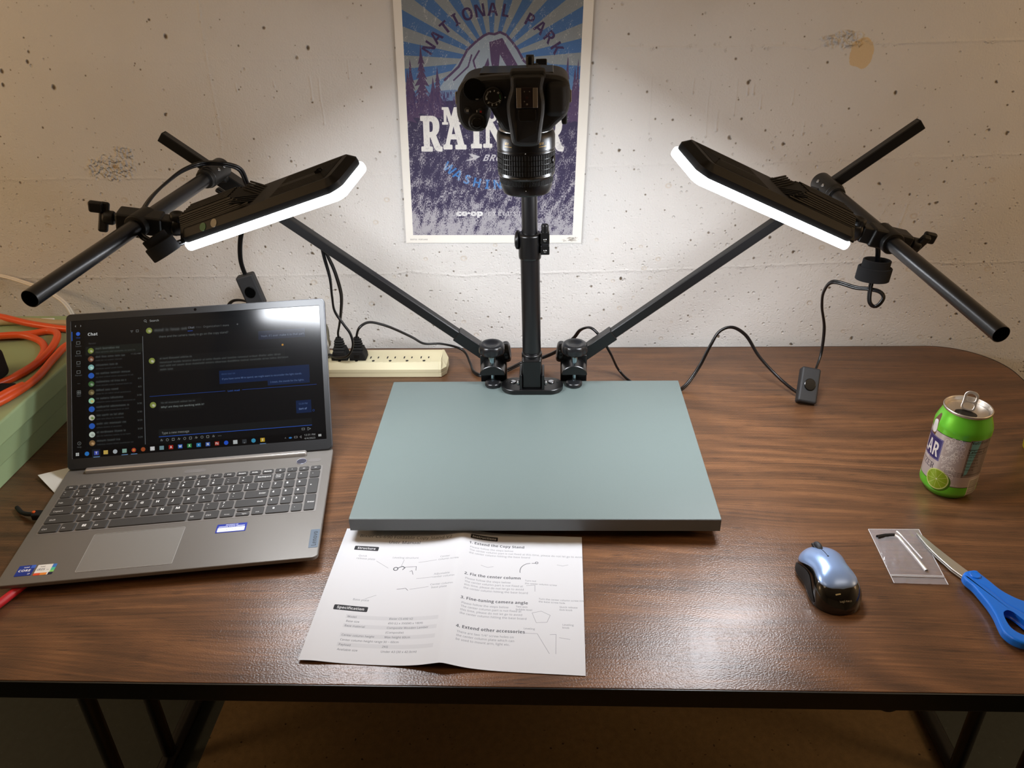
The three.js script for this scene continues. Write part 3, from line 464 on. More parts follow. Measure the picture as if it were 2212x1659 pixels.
// ---------- flexes ----------
function inlineSwitch(parent, c, ax, ay, az, label, size = [0.056, 0.029, 0.018]) {
  const o = partW('inline_switch', frame(box(size[0], size[1], size[2], 0.0035, 3), c, ax, ay, az), mat(0x262627, 0.6), parent, label), p = parent.position;
  const r = frame(ext(new THREE.Shape().absellipse(0, 0, 0.0095, 0.0085, 0, Math.PI * 2, false), 0.0036, 0.0008, 2, 20), c.clone().addScaledVector(az, size[2] / 2 - 0.0012), ax, ay, az).translate(-p.x, -p.y, -p.z);
  const k = part('rocker', r, mat(0x050505, 0.15), o); return k;
}
function plug(parent, x, z) {
  const y = 0.0245, body = ext(shapeOf([[-0.0138, 0], [0.0138, 0], [0.0135, 0.007], [0.0095, 0.017], [-0.0095, 0.017], [-0.0135, 0.007]]), 0.024, 0.002, 2).translate(x, y + T, z - 0.012);
  const rings = [0, 1, 2, 3].map((i) => boxAt(x, y + 0.02 + i * 0.0042 + T, z, 0.0175 - i * 0.0012, 0.003, 0.015 - i * 0.001, 0.0014));
  partW('plug', merge([body, boxAt(x, y + 0.0185 + T, z, 0.021, 0.004, 0.017, 0.0015), ...rings, rod(V(x, y + 0.016, z), V(x, y + 0.038, z), 0.0048)]), M.blackRubber, parent, 'moulded black plug');
  partW('plug_label', boxAt(x, y + 0.008 + T, z + 0.0118, 0.009, 0.007, 0.001, 0.0004), M.blackPlastic, parent);
}
{ // left lamp: over the cross clamp, down behind the panel to its switch, then to the strip
  const t = thing('lamp_cable', 'black left lamp cable looping over its arm clamp to an inline switch above the laptop', 'cable', V(-0.48, 0.15, -1.19));
  partW('cable', merge([
    zipCord([V(-0.43, 0.329, -0.918), V(-0.4415, 0.328, -0.905), V(-0.4557, 0.326, -0.9), V(-0.468, 0.333, -0.9), V(-0.481, 0.34, -0.905), V(-0.492, 0.352, -0.935), V(-0.497, 0.362, -0.98), V(-0.494, 0.37, -1.03), V(-0.484, 0.377, -1.065), V(-0.468, 0.379, -1.09), V(-0.438, 0.378, -1.09), V(-0.422, 0.368, -1.1), V(-0.42, 0.345, -1.112), V(-0.428, 0.32, -1.155), V(-0.455, 0.28, -1.19), V(-0.478, 0.24, -1.2), V(-0.486, 0.201, -1.2), V(-0.484, 0.179, -1.2), V(-0.48, 0.165, -1.2)], 0.0021, 160),
    zipCord([V(-0.474, 0.13, -1.2), V(-0.474, 0.105, -1.205), V(-0.485, 0.115, -1.215), V(-0.505, 0.122, -1.22), V(-0.523, 0.12, -1.22), V(-0.535, 0.1, -1.22), V(-0.52, 0.03, -1.215), V(-0.47, 0.004, -1.2), V(-0.42, 0.004, -1.19), V(-0.392, 0.02, -1.205), V(-0.369, 0.03, -1.2), V(-0.346, 0.035, -1.18), V(-0.326, 0.044, -1.17), V(-0.314, 0.066, -1.165), V(-0.316, 0.086, -1.165), V(-0.324, 0.101, -1.165), V(-0.336, 0.125, -1.165), V(-0.335, 0.153, -1.158), V(-0.332, 0.188, -1.15), V(-0.336, 0.222, -1.149), V(-0.338, 0.25, -1.149)], 0.0018, 200)]), M.cable, t);
  const ay = P3(0.235, -0.972, 0.02).normalize(), ax = ay, az = P3(0.05, 0.3, 0.95).normalize(), sd = new THREE.Vector3().crossVectors(az, ax).normalize();
  inlineSwitch(t, V(-0.478, 0.148, -1.2), ax, sd, new THREE.Vector3().crossVectors(ax, sd), 'black inline switch hanging above the laptop');
}
{
  const t = thing('lamp_cable', 'short black cable hanging from the left square rod into the left plug', 'cable', V(-0.346, 0.0245, -1.2));
  partW('cable', zipCord([V(-0.336, 0.25, -1.149), V(-0.331, 0.226, -1.149), V(-0.326, 0.205, -1.153), V(-0.324, 0.184, -1.16), V(-0.325, 0.147, -1.175), V(-0.333, 0.11, -1.185), V(-0.341, 0.085, -1.195), V(-0.346, 0.07, -1.2), V(-0.346, 0.058, -1.2)], 0.0018, 70), M.cable, t);
  plug(t, -0.3465, -1.2);
}
{ // right lamp: from the strip behind the stand, over the right rod, to the switch and up to the panel
  const t = thing('lamp_cable', 'long black cable from the power strip to the switch on the right table side', 'cable', V(-0.316, 0.0245, -1.2));
  partW('cable', merge([
    zipCord([V(-0.316, 0.056, -1.2), V(-0.315, 0.066, -1.2), V(-0.309, 0.08, -1.2), V(-0.296, 0.085, -1.21), V(-0.271, 0.075, -1.22), V(-0.23, 0.043, -1.24), V(-0.211, 0.031, -1.24), V(-0.179, 0.03, -1.24), V(-0.143, 0.02, -1.235), V(-0.129, 0.008, -1.21), V(-0.122, 0.004, -1.188), V(-0.109, 0.004, -1.174), V(-0.085, 0.004, -1.183), V(-0.066, 0.004, -1.192), V(-0.039, 0.006, -1.215), V(0.0, 0.018, -1.215), V(0.025, 0.04, -1.2), V(0.046, 0.066, -1.188), V(0.056, 0.086, -1.175), V(0.071, 0.094, -1.165), V(0.087, 0.08, -1.16), V(0.103, 0.052, -1.16), V(0.12, 0.012, -1.175), V(0.137, 0.004, -1.151), V(0.165, 0.004, -1.12), V(0.2, 0.004, -1.115), V(0.22, 0.006, -1.129), V(0.245, 0.031, -1.15), V(0.262, 0.065, -1.16), V(0.276, 0.084, -1.17), V(0.295, 0.089, -1.175), V(0.318, 0.076, -1.175), V(0.341, 0.044, -1.16), V(0.369, 0.019, -1.135), V(0.387, 0.012, -1.105), V(0.397, 0.012, -1.09)], 0.0019, 300),
    zipCord([V(0.413, 0.032, -1.11), V(0.418, 0.037, -1.12), V(0.43, 0.058, -1.14), V(0.428, 0.102, -1.14), V(0.411, 0.149, -1.12), V(0.403, 0.181, -1.1), V(0.406, 0.203, -1.08), V(0.432, 0.202, -1.06), V(0.446, 0.204, -1.05), V(0.459, 0.202, -1.043), V(0.463, 0.196, -1.04), V(0.458, 0.186, -1.038), V(0.453, 0.182, -1.04), V(0.447, 0.187, -1.042), V(0.446, 0.208, -1.048), V(0.449, 0.24, -1.05), V(0.443, 0.268, -1.045), V(0.425, 0.292, -1.025), V(0.4, 0.308, -0.995), V(0.372, 0.315, -0.968)], 0.0019, 170)]), M.cable, t);
  plug(t, -0.316, -1.2);
  const ax = P3(0.2, 0.72, -0.62).normalize(), az0 = P3(0, 0.66, 0.75), ay = new THREE.Vector3().crossVectors(az0, ax).normalize();
  inlineSwitch(t, V(0.404, 0.0235, -1.1), ax, ay, new THREE.Vector3().crossVectors(ax, ay).normalize(), 'black inline switch leaning on the table');
}
// hook-and-loop ties round the spare flex
function tie(name, label, c, r, h, tilt) {
  const t = thing(name, label, 'cable tie', c), g = [];
  const roll = (R, H, y, wob) => { const p = []; for (let i = 0; i <= 48; i++) { const a = i / 48 * Math.PI * 2.3; const q = R * (1 + 0.05 * i / 48); p.push([q * Math.cos(a) * 1.15, q * Math.sin(a) * 0.8]); } const inner = p.map(([x, z]) => [x * 0.86, z * 0.82]).reverse(); return ext(shapeOf([...p, ...inner]), H, 0.0008, 1).rotateX(-Math.PI / 2).translate(0, y, 0); };
  g.push(roll(r, h, -h / 2, 0), roll(r * 0.82, h * 0.8, -h * 0.5 + h * 0.75, 0), rodTo([[0, 0], [r * 0.62, 0], [r * 0.62, h * 0.9], [0, h * 0.9]], P3(0, -h * 0.45, 0), UP));
  part('strap_roll', merge(g).rotateZ(tilt), M.felt, t);
}
tie('cable_tie', 'black felt cable tie rolled round the right lamp cable below its clamp', V(0.447, 0.227, -1.05), 0.0195, 0.019, -0.08);
tie('cable_tie', 'black felt cable tie bundled under the left lamp clamp', V(-0.4557, 0.324, -0.9), 0.0165, 0.017, 0.5);
// ---------- power strip ----------
{
  const t = thing('power_strip', 'cream coloured power strip behind the laptop and grey-green board', 'power strip', V(-0.35, 0, -1.2));
  const cream = mat(0xe2d9b4, 0.42), x0 = -0.52, x1 = -0.1665, zf = -1.1745, zb = -1.231;
  const prof = (i) => shapeOf([[zf - 0.0, 0.0125 + i], [zf, 0.009], [zb, 0.009], [zb, 0.0235], [zf - 0.0095, 0.0235]].map(([z, y]) => [z, y]));
  const run = (s, a, b) => applied(ext(s, b - a, 0.0004, 1), new THREE.Matrix4().makeBasis(P3(0, 0, 1), P3(0, 1, 0), P3(1, 0, 0)).setPosition(a, T, 0));
  partW('base_shell', run(shapeOf([[zf, 0.0008], [zf, 0.0082], [zb, 0.0082], [zb, 0.0008]]), x0, x1 - 0.012), cream, t);
  partW('cover', run(shapeOf([[zf, 0.009], [zf, 0.0145], [zf - 0.0105, 0.0238], [zb + 0.001, 0.0238], [zb, 0.0225], [zb, 0.009]]), x0, x1 - 0.012), cream, t);
  // faceted end
  const cap = (y0, y1, c) => { const a = x1 - 0.012, z1 = zf, z2 = zb; return slab(shapeOf([[a, z1], [a + 0.004, z1], [x1, z1 - 0.012], [x1, z2 + 0.012], [a + 0.004, z2], [a, z2]]), y1 - y0, c, 1).translate(0, T + y0, 0); };
  partW('end_cap', merge([cap(0.0008, 0.0082, 0.0003), cap(0.009, 0.0145, 0.0003), (() => { const g = cap(0.0145, 0.0236, 0.0001), p = g.attributes.position; for (let i = 0; i < p.count; i++) { const k = clamp((p.getY(i) - T - 0.0145) / 0.009, 0, 1); if (p.getZ(i) > -1.2) p.setZ(i, p.getZ(i) - 0.0105 * k); if (p.getX(i) > x1 - 0.005) p.setX(i, p.getX(i) - 0.009 * k); } g.computeVertexNormals(); return g; })()]), cream, t);
  const dark = mat(0x1a1712, 0.7);
  for (let i = 0; i < 8; i++) {
    const x = -0.204 - i * 0.0285;
    partW('outlet', merge([boxAt(x - 0.0064, 0.0238 + T, -1.201, 0.0022, 0.0008, 0.0075, 0.0002, 1), boxAt(x + 0.0064, 0.0238 + T, -1.201, 0.0022, 0.0008, 0.006, 0.0002, 1), ext(new THREE.Shape().absarc(0, 0, 0.0024, 0, Math.PI * 2, false), 0.0006, 0, 1, 14).rotateX(-Math.PI / 2).translate(x, 0.0238 + T, -1.1885)]), dark, t);
  }
  partW('outlet_rim', merge([...Array(8)].map((_, i) => boxAt(-0.204 - i * 0.0285, 0.0236 + T, -1.1975, 0.023, 0.0007, 0.026, 0.0003, 1))), cream, t);
  const w = thing('adapter_plug', 'white plug with grey lead behind the laptop at the left end of the strip', 'plug', V(-0.375, 0.0238, -1.2));
  partW('plug_body', merge([boxAt(-0.378, 0.036 + T, -1.203, 0.022, 0.024, 0.02, 0.004, 3), boxAt(-0.378, 0.053 + T, -1.203, 0.013, 0.012, 0.012, 0.004, 3)]), mat(0xd9d6cc, 0.45), w);
  partW('lead', tube([V(-0.378, 0.058, -1.203), V(-0.374, 0.075, -1.203), V(-0.368, 0.085, -1.205), V(-0.366, 0.075, -1.21), V(-0.37, 0.05, -1.222), V(-0.375, 0.03, -1.237), V(-0.4, 0.006, -1.243)], 0.0022, 50, 8), mat(0x8f8b7c, 0.5), w);
}

// ---------- digital camera hanging lens down in front of the poster ----------
{
  const t = thing('digital_camera', 'black single-lens reflex camera held lens down above the grey-green board', 'camera', V(CX, 0.387, -0.905));
  const skin = mat(0x0b0b0c, 0.42, 0, { bumpMap: fine, bumpScale: 0.00012 }), gloss = mat(0x08080a, 0.24);
  const up = (geo) => partWT(geo);
  function partWT(g) { return g.translate(0, T, 0); }
  const body = ext(shapeOf(smooth([[-0.0905, 0.503], [-0.082, 0.5115], [-0.06, 0.515], [-0.03, 0.516], [0.0, 0.516], [0.018, 0.513], [0.0242, 0.507], [0.0255, 0.49], [0.0225, 0.476], [0.012, 0.466], [0.004, 0.459], [-0.02, 0.4575], [-0.043, 0.459], [-0.05, 0.469], [-0.055, 0.478], [-0.0585, 0.4835], [-0.061, 0.477], [-0.0615, 0.466], [-0.066, 0.4605], [-0.0745, 0.4595], [-0.085, 0.4625], [-0.0915, 0.472], [-0.093, 0.486]], 5)), 0.078, 0.006, 4).translate(0, T, -0.947);
  partW('body', body, skin, t, 'black camera body with hand grip');
  partW('screen_back', boxAt(-0.03, 0.5145 + T, -0.912, 0.078, 0.0035, 0.055, 0.002), gloss, t);
  // viewfinder hump that overhangs the lens
  const hump = ext(shapeOf(smooth([[-0.034, 0.518], [-0.018, 0.5195], [-0.0015, 0.518], [-0.0025, 0.505], [-0.0005, 0.49], [-0.0035, 0.465], [-0.007, 0.4485], [-0.0205, 0.446], [-0.0335, 0.4487], [-0.037, 0.465], [-0.0395, 0.49], [-0.0355, 0.505]], 5)), 0.036, 0.0055, 4).translate(0, T, -0.886);
  { const p = hump.attributes.position; for (let i = 0; i < p.count; i++) { const k = clamp((0.475 - (p.getY(i) - T)) / 0.03, 0, 1); if (p.getZ(i) > -0.87) p.setZ(i, p.getZ(i) - 0.006 * k * k); } hump.computeVertexNormals(); }
  partW('viewfinder_hump', hump, skin, t);
  partW('eyepiece', boxAt(-0.0178, 0.5175 + T, -0.866, 0.036, 0.0085, 0.026, 0.003, 3), M.blackRubber, t, 'rubber eyepiece');
  partW('hump_panel', ext(rrect(-0.0275, 0.474, -0.0095, 0.4862, 0.003), 0.0006, 0.0002, 1).translate(0, T, -0.8502), gloss, t);
  // shoulder flares either side of the hump
  partW('shoulder', merge([boxAt(0.011, 0.492 + T, -0.874, 0.024, 0.036, 0.018, 0.007, 4), boxAt(-0.0445, 0.471 + T, -0.88, 0.011, 0.02, 0.014, 0.005, 4)]), skin, t);
  const shoe = part('hot_shoe', boxAt(-0.0185, 0.497 + T, -0.8497, 0.022, 0.02, 0.002, 0.0006), mat(0x1d0f0e, 0.5), t); shoe.geometry.translate(-t.position.x, -t.position.y, -t.position.z);
  const inShoe = (name, g, m, l) => { g.translate(-t.position.x, -t.position.y, -t.position.z); return part(name, g, m, shoe, l); };
  for (const s of [-1, 1]) inShoe('shoe_rail', merge([boxAt(-0.0185 + s * 0.0082, 0.497 + T, -0.8476, 0.0046, 0.0192, 0.0012, 0.0003), boxAt(-0.0185 + s * 0.0102, 0.497 + T, -0.8486, 0.0009, 0.0192, 0.003, 0.0003)]), mat(0x9a938a, 0.35, 0.85), 'worn metal rail');
  for (const [x, y, r] of [[0, 0, 0.0015], [-0.0026, 0.006, 0.0006], [0.0026, 0.006, 0.0006], [-0.0026, -0.0035, 0.0006], [0, -0.0062, 0.001]]) inShoe('contact', new THREE.CylinderGeometry(r, r, 0.0006, 14).rotateX(Math.PI / 2).translate(-0.0185 + x, 0.497 + y + T, -0.8484), r > 0.0012 ? mat(0x35100d, 0.4) : M.steel);
  // controls on the top plate, which faces the viewer
  const ZT = -0.869, knob = (x, y, r, h, n) => { const g = lathe([[0, 0], [r, 0], [r, h - 0.0008], [r - 0.0008, h], [0, h]], n), p = g.attributes.position; for (let i = 0; i < p.count; i++) { const q = Math.hypot(p.getX(i), p.getZ(i)); if (q > r * 0.98 && i % 2) { p.setX(i, p.getX(i) * 0.97); p.setZ(i, p.getZ(i) * 0.97); } } g.computeVertexNormals(); return g.rotateX(Math.PI / 2).translate(x, y + T, ZT); };
  partW('command_dial', knob(-0.0735, 0.503, 0.0112, 0.0022, 80), mat(0x151515, 0.3, 0.8, { anisotropy: 0.8 }), t, 'spun metal command dial');
  partW('mode_dial', knob(-0.0535, 0.4952, 0.0104, 0.006, 80), M.blackPlastic, t);
  const dialTex = canvasTex(256, 256, (g) => { g.fillStyle = '#0c0c0d'; g.fillRect(0, 0, 256, 256); g.translate(128, 128); g.textAlign = 'center'; g.textBaseline = 'middle'; ['AUTO', 'SC', 'P', 'S', 'A', 'M', 'EFFECTS', 'o', 'x', 'H'].forEach((s, i) => { g.save(); g.rotate(i / 10 * Math.PI * 2 + 1.45); g.translate(0, -96); g.fillStyle = i === 0 ? '#2f9a4c' : '#cfcfc8'; g.font = `bold ${s.length > 2 ? 22 : 40}px sans-serif`; g.fillText(s, 0, 0); g.restore(); }); g.strokeStyle = '#cfcfc8'; g.lineWidth = 3; g.beginPath(); g.arc(0, 0, 74, 0.7, 2.5); g.stroke(); });
  partW('mode_dial_face', setUV(new THREE.CircleGeometry(0.0094, 40), (x, y) => [0.5 + x / 0.0188, 0.5 + y / 0.0188]).translate(-0.0535, 0.4952 + T, ZT + 0.0061), mat(0xffffff, 0.35, 0.1, { map: dialTex }), t, 'dial face with white mode symbols');
  partW('shutter_ring', rodTo([[0, 0], [0.0098, 0], [0.0095, 0.003], [0.0072, 0.0052], [0, 0.0052]], V(-0.0715, 0.4705, ZT - 0.002), P3(0, 0, 1)), M.blackPlastic, t);
  partW('shutter_button', rodTo([[0, 0], [0.0056, 0], [0.0056, 0.0016], [0.0048, 0.0024], [0, 0.0022]], V(-0.0715, 0.4705, ZT + 0.0032), P3(0, 0, 1)), gloss, t);
  partW('power_tab', boxAt(-0.0655, 0.4655 + T, ZT + 0.001, 0.006, 0.0035, 0.0036, 0.0012), M.blackPlastic, t);
  for (const [x, y, l] of [[-0.081, 0.4822, 'exposure button'], [-0.0672, 0.481, 'movie button']]) partW('round_button', rodTo([[0, 0], [0.0034, 0], [0.0032, 0.0018], [0, 0.002]], V(x, y, ZT), P3(0, 0, 1)), M.blackPlastic, t, l);
  const mark = (name, x, y, w, h, c) => partW(name, boxAt(x, y + T, ZT + 0.0021, w, h, 0.0004, 0.0001, 1), mat(c, 0.5), t);
  mark('record_dot', -0.0672, 0.481, 0.002, 0.002, 0xa01c10); mark('index_mark', -0.0414, 0.4948, 0.0014, 0.0014, 0xdedede); mark('exposure_mark', -0.081, 0.4822, 0.0026, 0.0026, 0x9a9a98); mark('switch_mark', -0.0713, 0.4815, 0.0007, 0.0022, 0xdadada); mark('info_label', -0.0705, 0.4935, 0.003, 0.0012, 0x6a6a68);
  const letters = canvasTex(128, 64, (g) => { g.fillStyle = '#0b0b0c'; g.fillRect(0, 0, 128, 64); g.fillStyle = '#d0d0cc'; g.font = 'bold 34px sans-serif'; g.textAlign = 'center'; g.fillText('OFF ON', 64, 44); });
  partW('switch_lettering', setUV(new THREE.PlaneGeometry(0.009, 0.0035), (x, y) => [0.5 + x / 0.009, 0.5 + y / 0.0035]).rotateZ(0.15).translate(-0.072, 0.479 + T, ZT + 0.0006), mat(0xffffff, 0.45, 0, { map: letters }), t);
  for (const x of [-0.0935, 0.0262]) partW('strap_lug', boxAt(x, 0.4925 + T, -0.883, 0.0022, 0.013, 0.006, 0.001), M.steel, t);
  partW('connector_door', boxAt(0.0205, 0.474 + T, -0.915, 0.006, 0.026, 0.04, 0.002), M.blackRubber, t);
  // zoom lens, pointing at the board
  const L = (pts, n = 72) => lathe(pts.map(([r, y]) => [r, y - 0.387]), n);
  part('lens_mount', L([[0.0285, 0.462], [0.0285, 0.4585], [0.0295, 0.458], [0.0295, 0.4555]]), M.steel, t, 'bright metal lens mount');
  part('lens_barrel', L([[0.0292, 0.4556], [0.0312, 0.4535], [0.0322, 0.449], [0.0322, 0.4372], [0.0316, 0.4366], [0.0316, 0.4356], [0.032, 0.435], [0.032, 0.433], [0.0312, 0.4325], [0.0312, 0.4105], [0.0316, 0.4098], [0.0316, 0.4078], [0.0312, 0.4068], [0.0304, 0.405], [0.0297, 0.4047], [0.0297, 0.3988], [0.0292, 0.398], [0.0292, 0.395], [0.0272, 0.389], [0.0262, 0.3868], [0.025, 0.387]]), mat(0x0d0d0e, 0.3), t);
  const rib = [], rib2 = [];
  for (let i = 0; i < 66; i++) { const a = i / 66 * Math.PI * 2; for (const y of [0.4303, 0.4247, 0.4191, 0.4135]) rib.push(boxAt(0, y - 0.387, 0.0314, 0.0021, 0.0051, 0.0016, 0.0004, 1).rotateY(a)); }
  for (let i = 0; i < 110; i++) { const a = i / 110 * Math.PI * 2; rib2.push(boxAt(0, 0.4017 - 0.387, 0.0298, 0.001, 0.0056, 0.0011, 0.0003, 1).rotateY(a)); }
  const z1 = part('zoom_ring', merge(rib), M.blackRubber, t, 'ribbed rubber zoom ring'), z2 = part('focus_ring', merge(rib2), M.blackRubber, t, 'finely ribbed focus ring'); z1.userData.kind = z2.userData.kind = 'stuff';
  part('silver_band', L([[0.0312, 0.4092], [0.0319, 0.4088], [0.0319, 0.4072], [0.0312, 0.4068]]), mat(0x777b80, 0.2, 1), t);
  const gold = canvasTex(128, 64, (g) => { g.fillStyle = '#1a1917'; g.fillRect(0, 0, 128, 64); g.fillStyle = '#c8a04a'; g.font = 'bold 26px serif'; g.fillText('AF-P', 12, 30); g.fillRect(10, 42, 104, 4); });
  for (const a of [-0.62, 0.62]) part('lens_plate', new THREE.CylinderGeometry(0.03235, 0.03235, 0.009, 10, 1, true, a - 0.18, 0.36).translate(0, 0.4435 - 0.387, 0), mat(0xffffff, 0.35, 0.2, { map: gold }), t, 'gold lettered plate on the lens');
  part('lens_button', rodTo([[0, 0], [0.0042, 0], [0.0042, 0.001], [0.003, 0.0015], [0, 0.0015]], P3(0.0298, 0.4245 - 0.387, 0.012), P3(0.93, 0, 0.37)), gloss, t);
  for (const y of [0.4355, 0.3945]) part('index_dot', new THREE.SphereGeometry(0.0006, 8, 6).translate(0, y - 0.387, y > 0.42 ? 0.032 : 0.0287), mat(0xdddddd, 0.5), t);
  part('front_element', lathe([[0, 0.003], [0.012, 0.004], [0.025, 0.007]], 40), mat(0x08080c, 0.05, 0, { clearcoat: 1 }), t);
}
// ---------- laptop ----------
{
  const W = 0.357, D = 0.232, Y = 0.0165, t = thing('laptop', 'open grey laptop showing a dark chat window, left of the copy stand', 'laptop', V(-0.6183, 0, -0.6555), 0.1499);
  const shellMat = mat(0x78746f, 0.4, 0.35, { bumpMap: fine, bumpScale: 0.00003 }), darkMat = mat(0x1b1c1e, 0.42), keyMat0 = 0x4a4847;
  const flat = (x0, d0, x1, d1, r, y, h, bev = 0.0004, seg = 2) => slab(rrect(x0, -d1, x1, -d0, r), h, bev, seg).translate(0, y, 0);
  part('base', flat(0, 0, W, D, 0.008, Y - 0.0055, 0.0055, 0.0012, 3), shellMat, t, 'grey metal keyboard base');
  part('bottom_cover', flat(0.006, 0.007, W - 0.006, D - 0.004, 0.006, 0.0078, Y - 0.0128, 0.0008, 2), mat(0x141415, 0.6), t, 'dark underside');
  part('rubber_foot', merge([boxAt(W / 2, 0.004, -0.035, 0.26, 0.0082, 0.006), boxAt(W / 2, 0.004, -0.2, 0.28, 0.0082, 0.008)]), M.blackRubber, t);
  const legend = [];
  const kx0 = 0.0115, kx1 = 0.3455, ktop = 0.1885, kbot = 0.0885;
  // rows of keys: [width in metres, legend, small legend]
  const U = 0.0192, fr = 0.0113, rp = (ktop - kbot - fr) / 5;
  const main = [
    ['Esc', ...['F1', 'F2', 'F3', 'F4', 'F5', 'F6', 'F7', 'F8', 'F9', 'F10', 'F11', 'F12'], 'Insert', 'PrtSc', 'Delete'].map((s) => [0.2713 / 16, s, 'fn']),
    [[0.0157, '`', '~'], ...[...'1234567890-='].map((c, i) => [U, c, '!@#$%^&*()_+'[i]]), [0.0252, 'Backspace', 'w']],
    [[0.0247, 'Tab', 'w'], ...[...'QWERTYUIOP'].map((c) => [U, c]), [U, '[', '{'], [U, ']', '}'], [0.0162, '\\', '|']],
    [[0.0285, 'CapsLk', 'w'], ...[...'ASDFGHJKL'].map((c) => [U, c]), [U, ';', ':'], [U, "'", '"'], [0.0316, 'Enter', 'e']],
    [[0.0387, 'Shift', 'w'], ...[...'ZXCVBNM'].map((c) => [U, c]), [U, ',', '<'], [U, '.', '>'], [U, '/', '?'], [0.0406, 'Shift', 'e']],
    [[0.0245, 'Ctrl', 'w'], [U, 'Fn', 'w'], [U, '⊞', 'win'], [U, 'Alt', 'w'], [0.0953, '', ''], [U, 'Alt', 'w'], [U, 'Ctrl', 'w'], [U, '←', 'Home'], [U, 'UD', 'UD'], [0.0170, '→', 'End']],
  ];
  const N = 0.01566, nx = kx0 + 0.2713, keys = [];
  main.forEach((row, j) => { let x = kx0; const d1 = j === 0 ? ktop : ktop - fr - (j - 1) * rp, d0 = j === 0 ? ktop - fr : d1 - rp; for (const [w, a, b] of row) { if (a === 'UD') { keys.push([x, d0, x + w, d0 + rp / 2, '↓', 'PgDn'], [x, d0 + rp / 2, x + w, d1, '↑', 'PgUp']); } else keys.push([x, d0, x + w, d1, a, b]); x += w; } });
  const rowD = (j) => [ktop - fr - j * rp, ktop - fr - (j - 1) * rp];
  ['II', '^', '<<', '>>'].forEach((s, i) => keys.push([nx + i * N, ktop - fr, nx + (i + 1) * N, ktop, s, 'fn']));
  [['NumLk', '/', '*', '-'], ['7', '8', '9'], ['4', '5', '6'], ['1', '2', '3']].forEach((r, j) => r.forEach((s, i) => keys.push([nx + i * N, rowD(j + 1)[0], nx + (i + 1) * N, rowD(j + 1)[1], s, 'num'])));
  keys.push([nx + 3 * N, rowD(3)[0], nx + 4 * N, rowD(2)[1], '+', 'num'], [nx + 3 * N, rowD(5)[0], nx + 4 * N, rowD(4)[1], 'Enter', 'e'], [nx, rowD(5)[0], nx + 2 * N, rowD(5)[1], '0', 'num'], [nx + 2 * N, rowD(5)[0], nx + 3 * N, rowD(5)[1], '.', 'num']);
  const lw = kx1 - kx0, ld = ktop - kbot, S = 2048 / lw;
  const legends = canvasTex(2048, Math.round(ld * S), (g, w, h) => {
    g.fillStyle = '#3b3a39'; g.fillRect(0, 0, w, h); g.fillStyle = '#f2f2f0'; g.textBaseline = 'alphabetic';
    for (const [x0, d0, x1, d1, a, b] of keys) {
      const X = (x0 - kx0) * S, Yt = (ktop - d1) * S, kw = (x1 - x0) * S, kh = (d1 - d0) * S;
      g.textAlign = 'center';
      if (b === 'fn') { g.font = 'bold 19px sans-serif'; g.fillText(a, X + kw * 0.5, Yt + kh * 0.62); }
      else if (b === 'w') { g.textAlign = 'left'; g.font = '23px sans-serif'; g.fillText(a, X + kw * (a === 'Backspace' ? 0.2 : 0.16), Yt + kh * (a === 'Backspace' ? 0.45 : 0.66)); }
      else if (b === 'e') { g.textAlign = 'right'; g.font = '23px sans-serif'; g.fillText(a, X + kw * 0.88, Yt + kh * 0.55); }
      else if (b === 'win') { for (const [i, j] of [[0, 0], [1, 0], [0, 1], [1, 1]]) g.fillRect(X + kw * 0.38 + i * 16, Yt + kh * 0.38 + j * 14, 14, 12); }
      else if (b === 'num') { g.font = 'bold 30px sans-serif'; if (a === 'NumLk') { g.font = '19px sans-serif'; g.fillText('Num', X + kw * 0.45, Yt + kh * 0.38); g.fillText('Lock', X + kw * 0.45, Yt + kh * 0.6); } else g.fillText(a, X + kw * 0.34, Yt + kh * 0.5); }
      else if (b === 'Home' || b === 'End' || b === 'PgUp' || b === 'PgDn') { const small = b[0] === 'P'; g.font = 'bold 24px sans-serif'; g.fillText(a, X + kw * (small ? 0.25 : 0.5), Yt + kh * (small ? 0.66 : 0.45)); g.font = '15px sans-serif'; g.fillText(b, X + kw * (small ? 0.62 : 0.5), Yt + kh * (small ? 0.62 : 0.72)); }
      else if (b) { g.font = 'bold 28px sans-serif'; g.fillText(b, X + kw * 0.3, Yt + kh * 0.38); g.fillText(a, X + kw * 0.3, Yt + kh * 0.74); }
      else { g.font = 'bold 38px sans-serif'; g.fillText(a, X + kw * 0.36, Yt + kh * 0.52); }
    }
  });
  const keyMat = mat(0xffffff, 0.5, 0, { map: legends });
  part('keyboard_well', flat(kx0 - 0.0012, kbot - 0.001, kx1 + 0.0012, ktop + 0.001, 0.003, Y - 0.0004, 0.0007, 0.0002, 1), mat(0x84807c, 0.42, 0.3), t);
  for (const [x0, d0, x1, d1] of keys) {
    const g = slab(rrect(x0 + 0.0013, -d1 + 0.0013, x1 - 0.0013, -d0 - 0.0013, Math.min(0.0018, (d1 - d0) * 0.2)), 0.0017, 0.0004, 1).translate(0, Y + 0.0001, 0);
    part('key', setUV(g, (x, y, z) => [(x - kx0) / lw, (-z - kbot) / ld]), keyMat, t);
  }
  part('touchpad', flat(0.0835, 0.0115, 0.19, 0.0785, 0.002, Y - 0.0002, 0.0004, 0.0001, 1), mat(0x8b8985, 0.36, 0.3), t, 'pale grey touchpad');
  part('touchpad_rim', (() => { const s = rrect(0.083, -0.079, 0.1905, -0.011, 0.0022); s.holes.push(new THREE.Path(rrect(0.0834, -0.0786, 0.1901, -0.0114, 0.002).getPoints(6).reverse())); return slab(s, 0.0004, 0, 1).translate(0, Y, 0); })(), mat(0xd0d0d0, 0.3, 0.6), t);
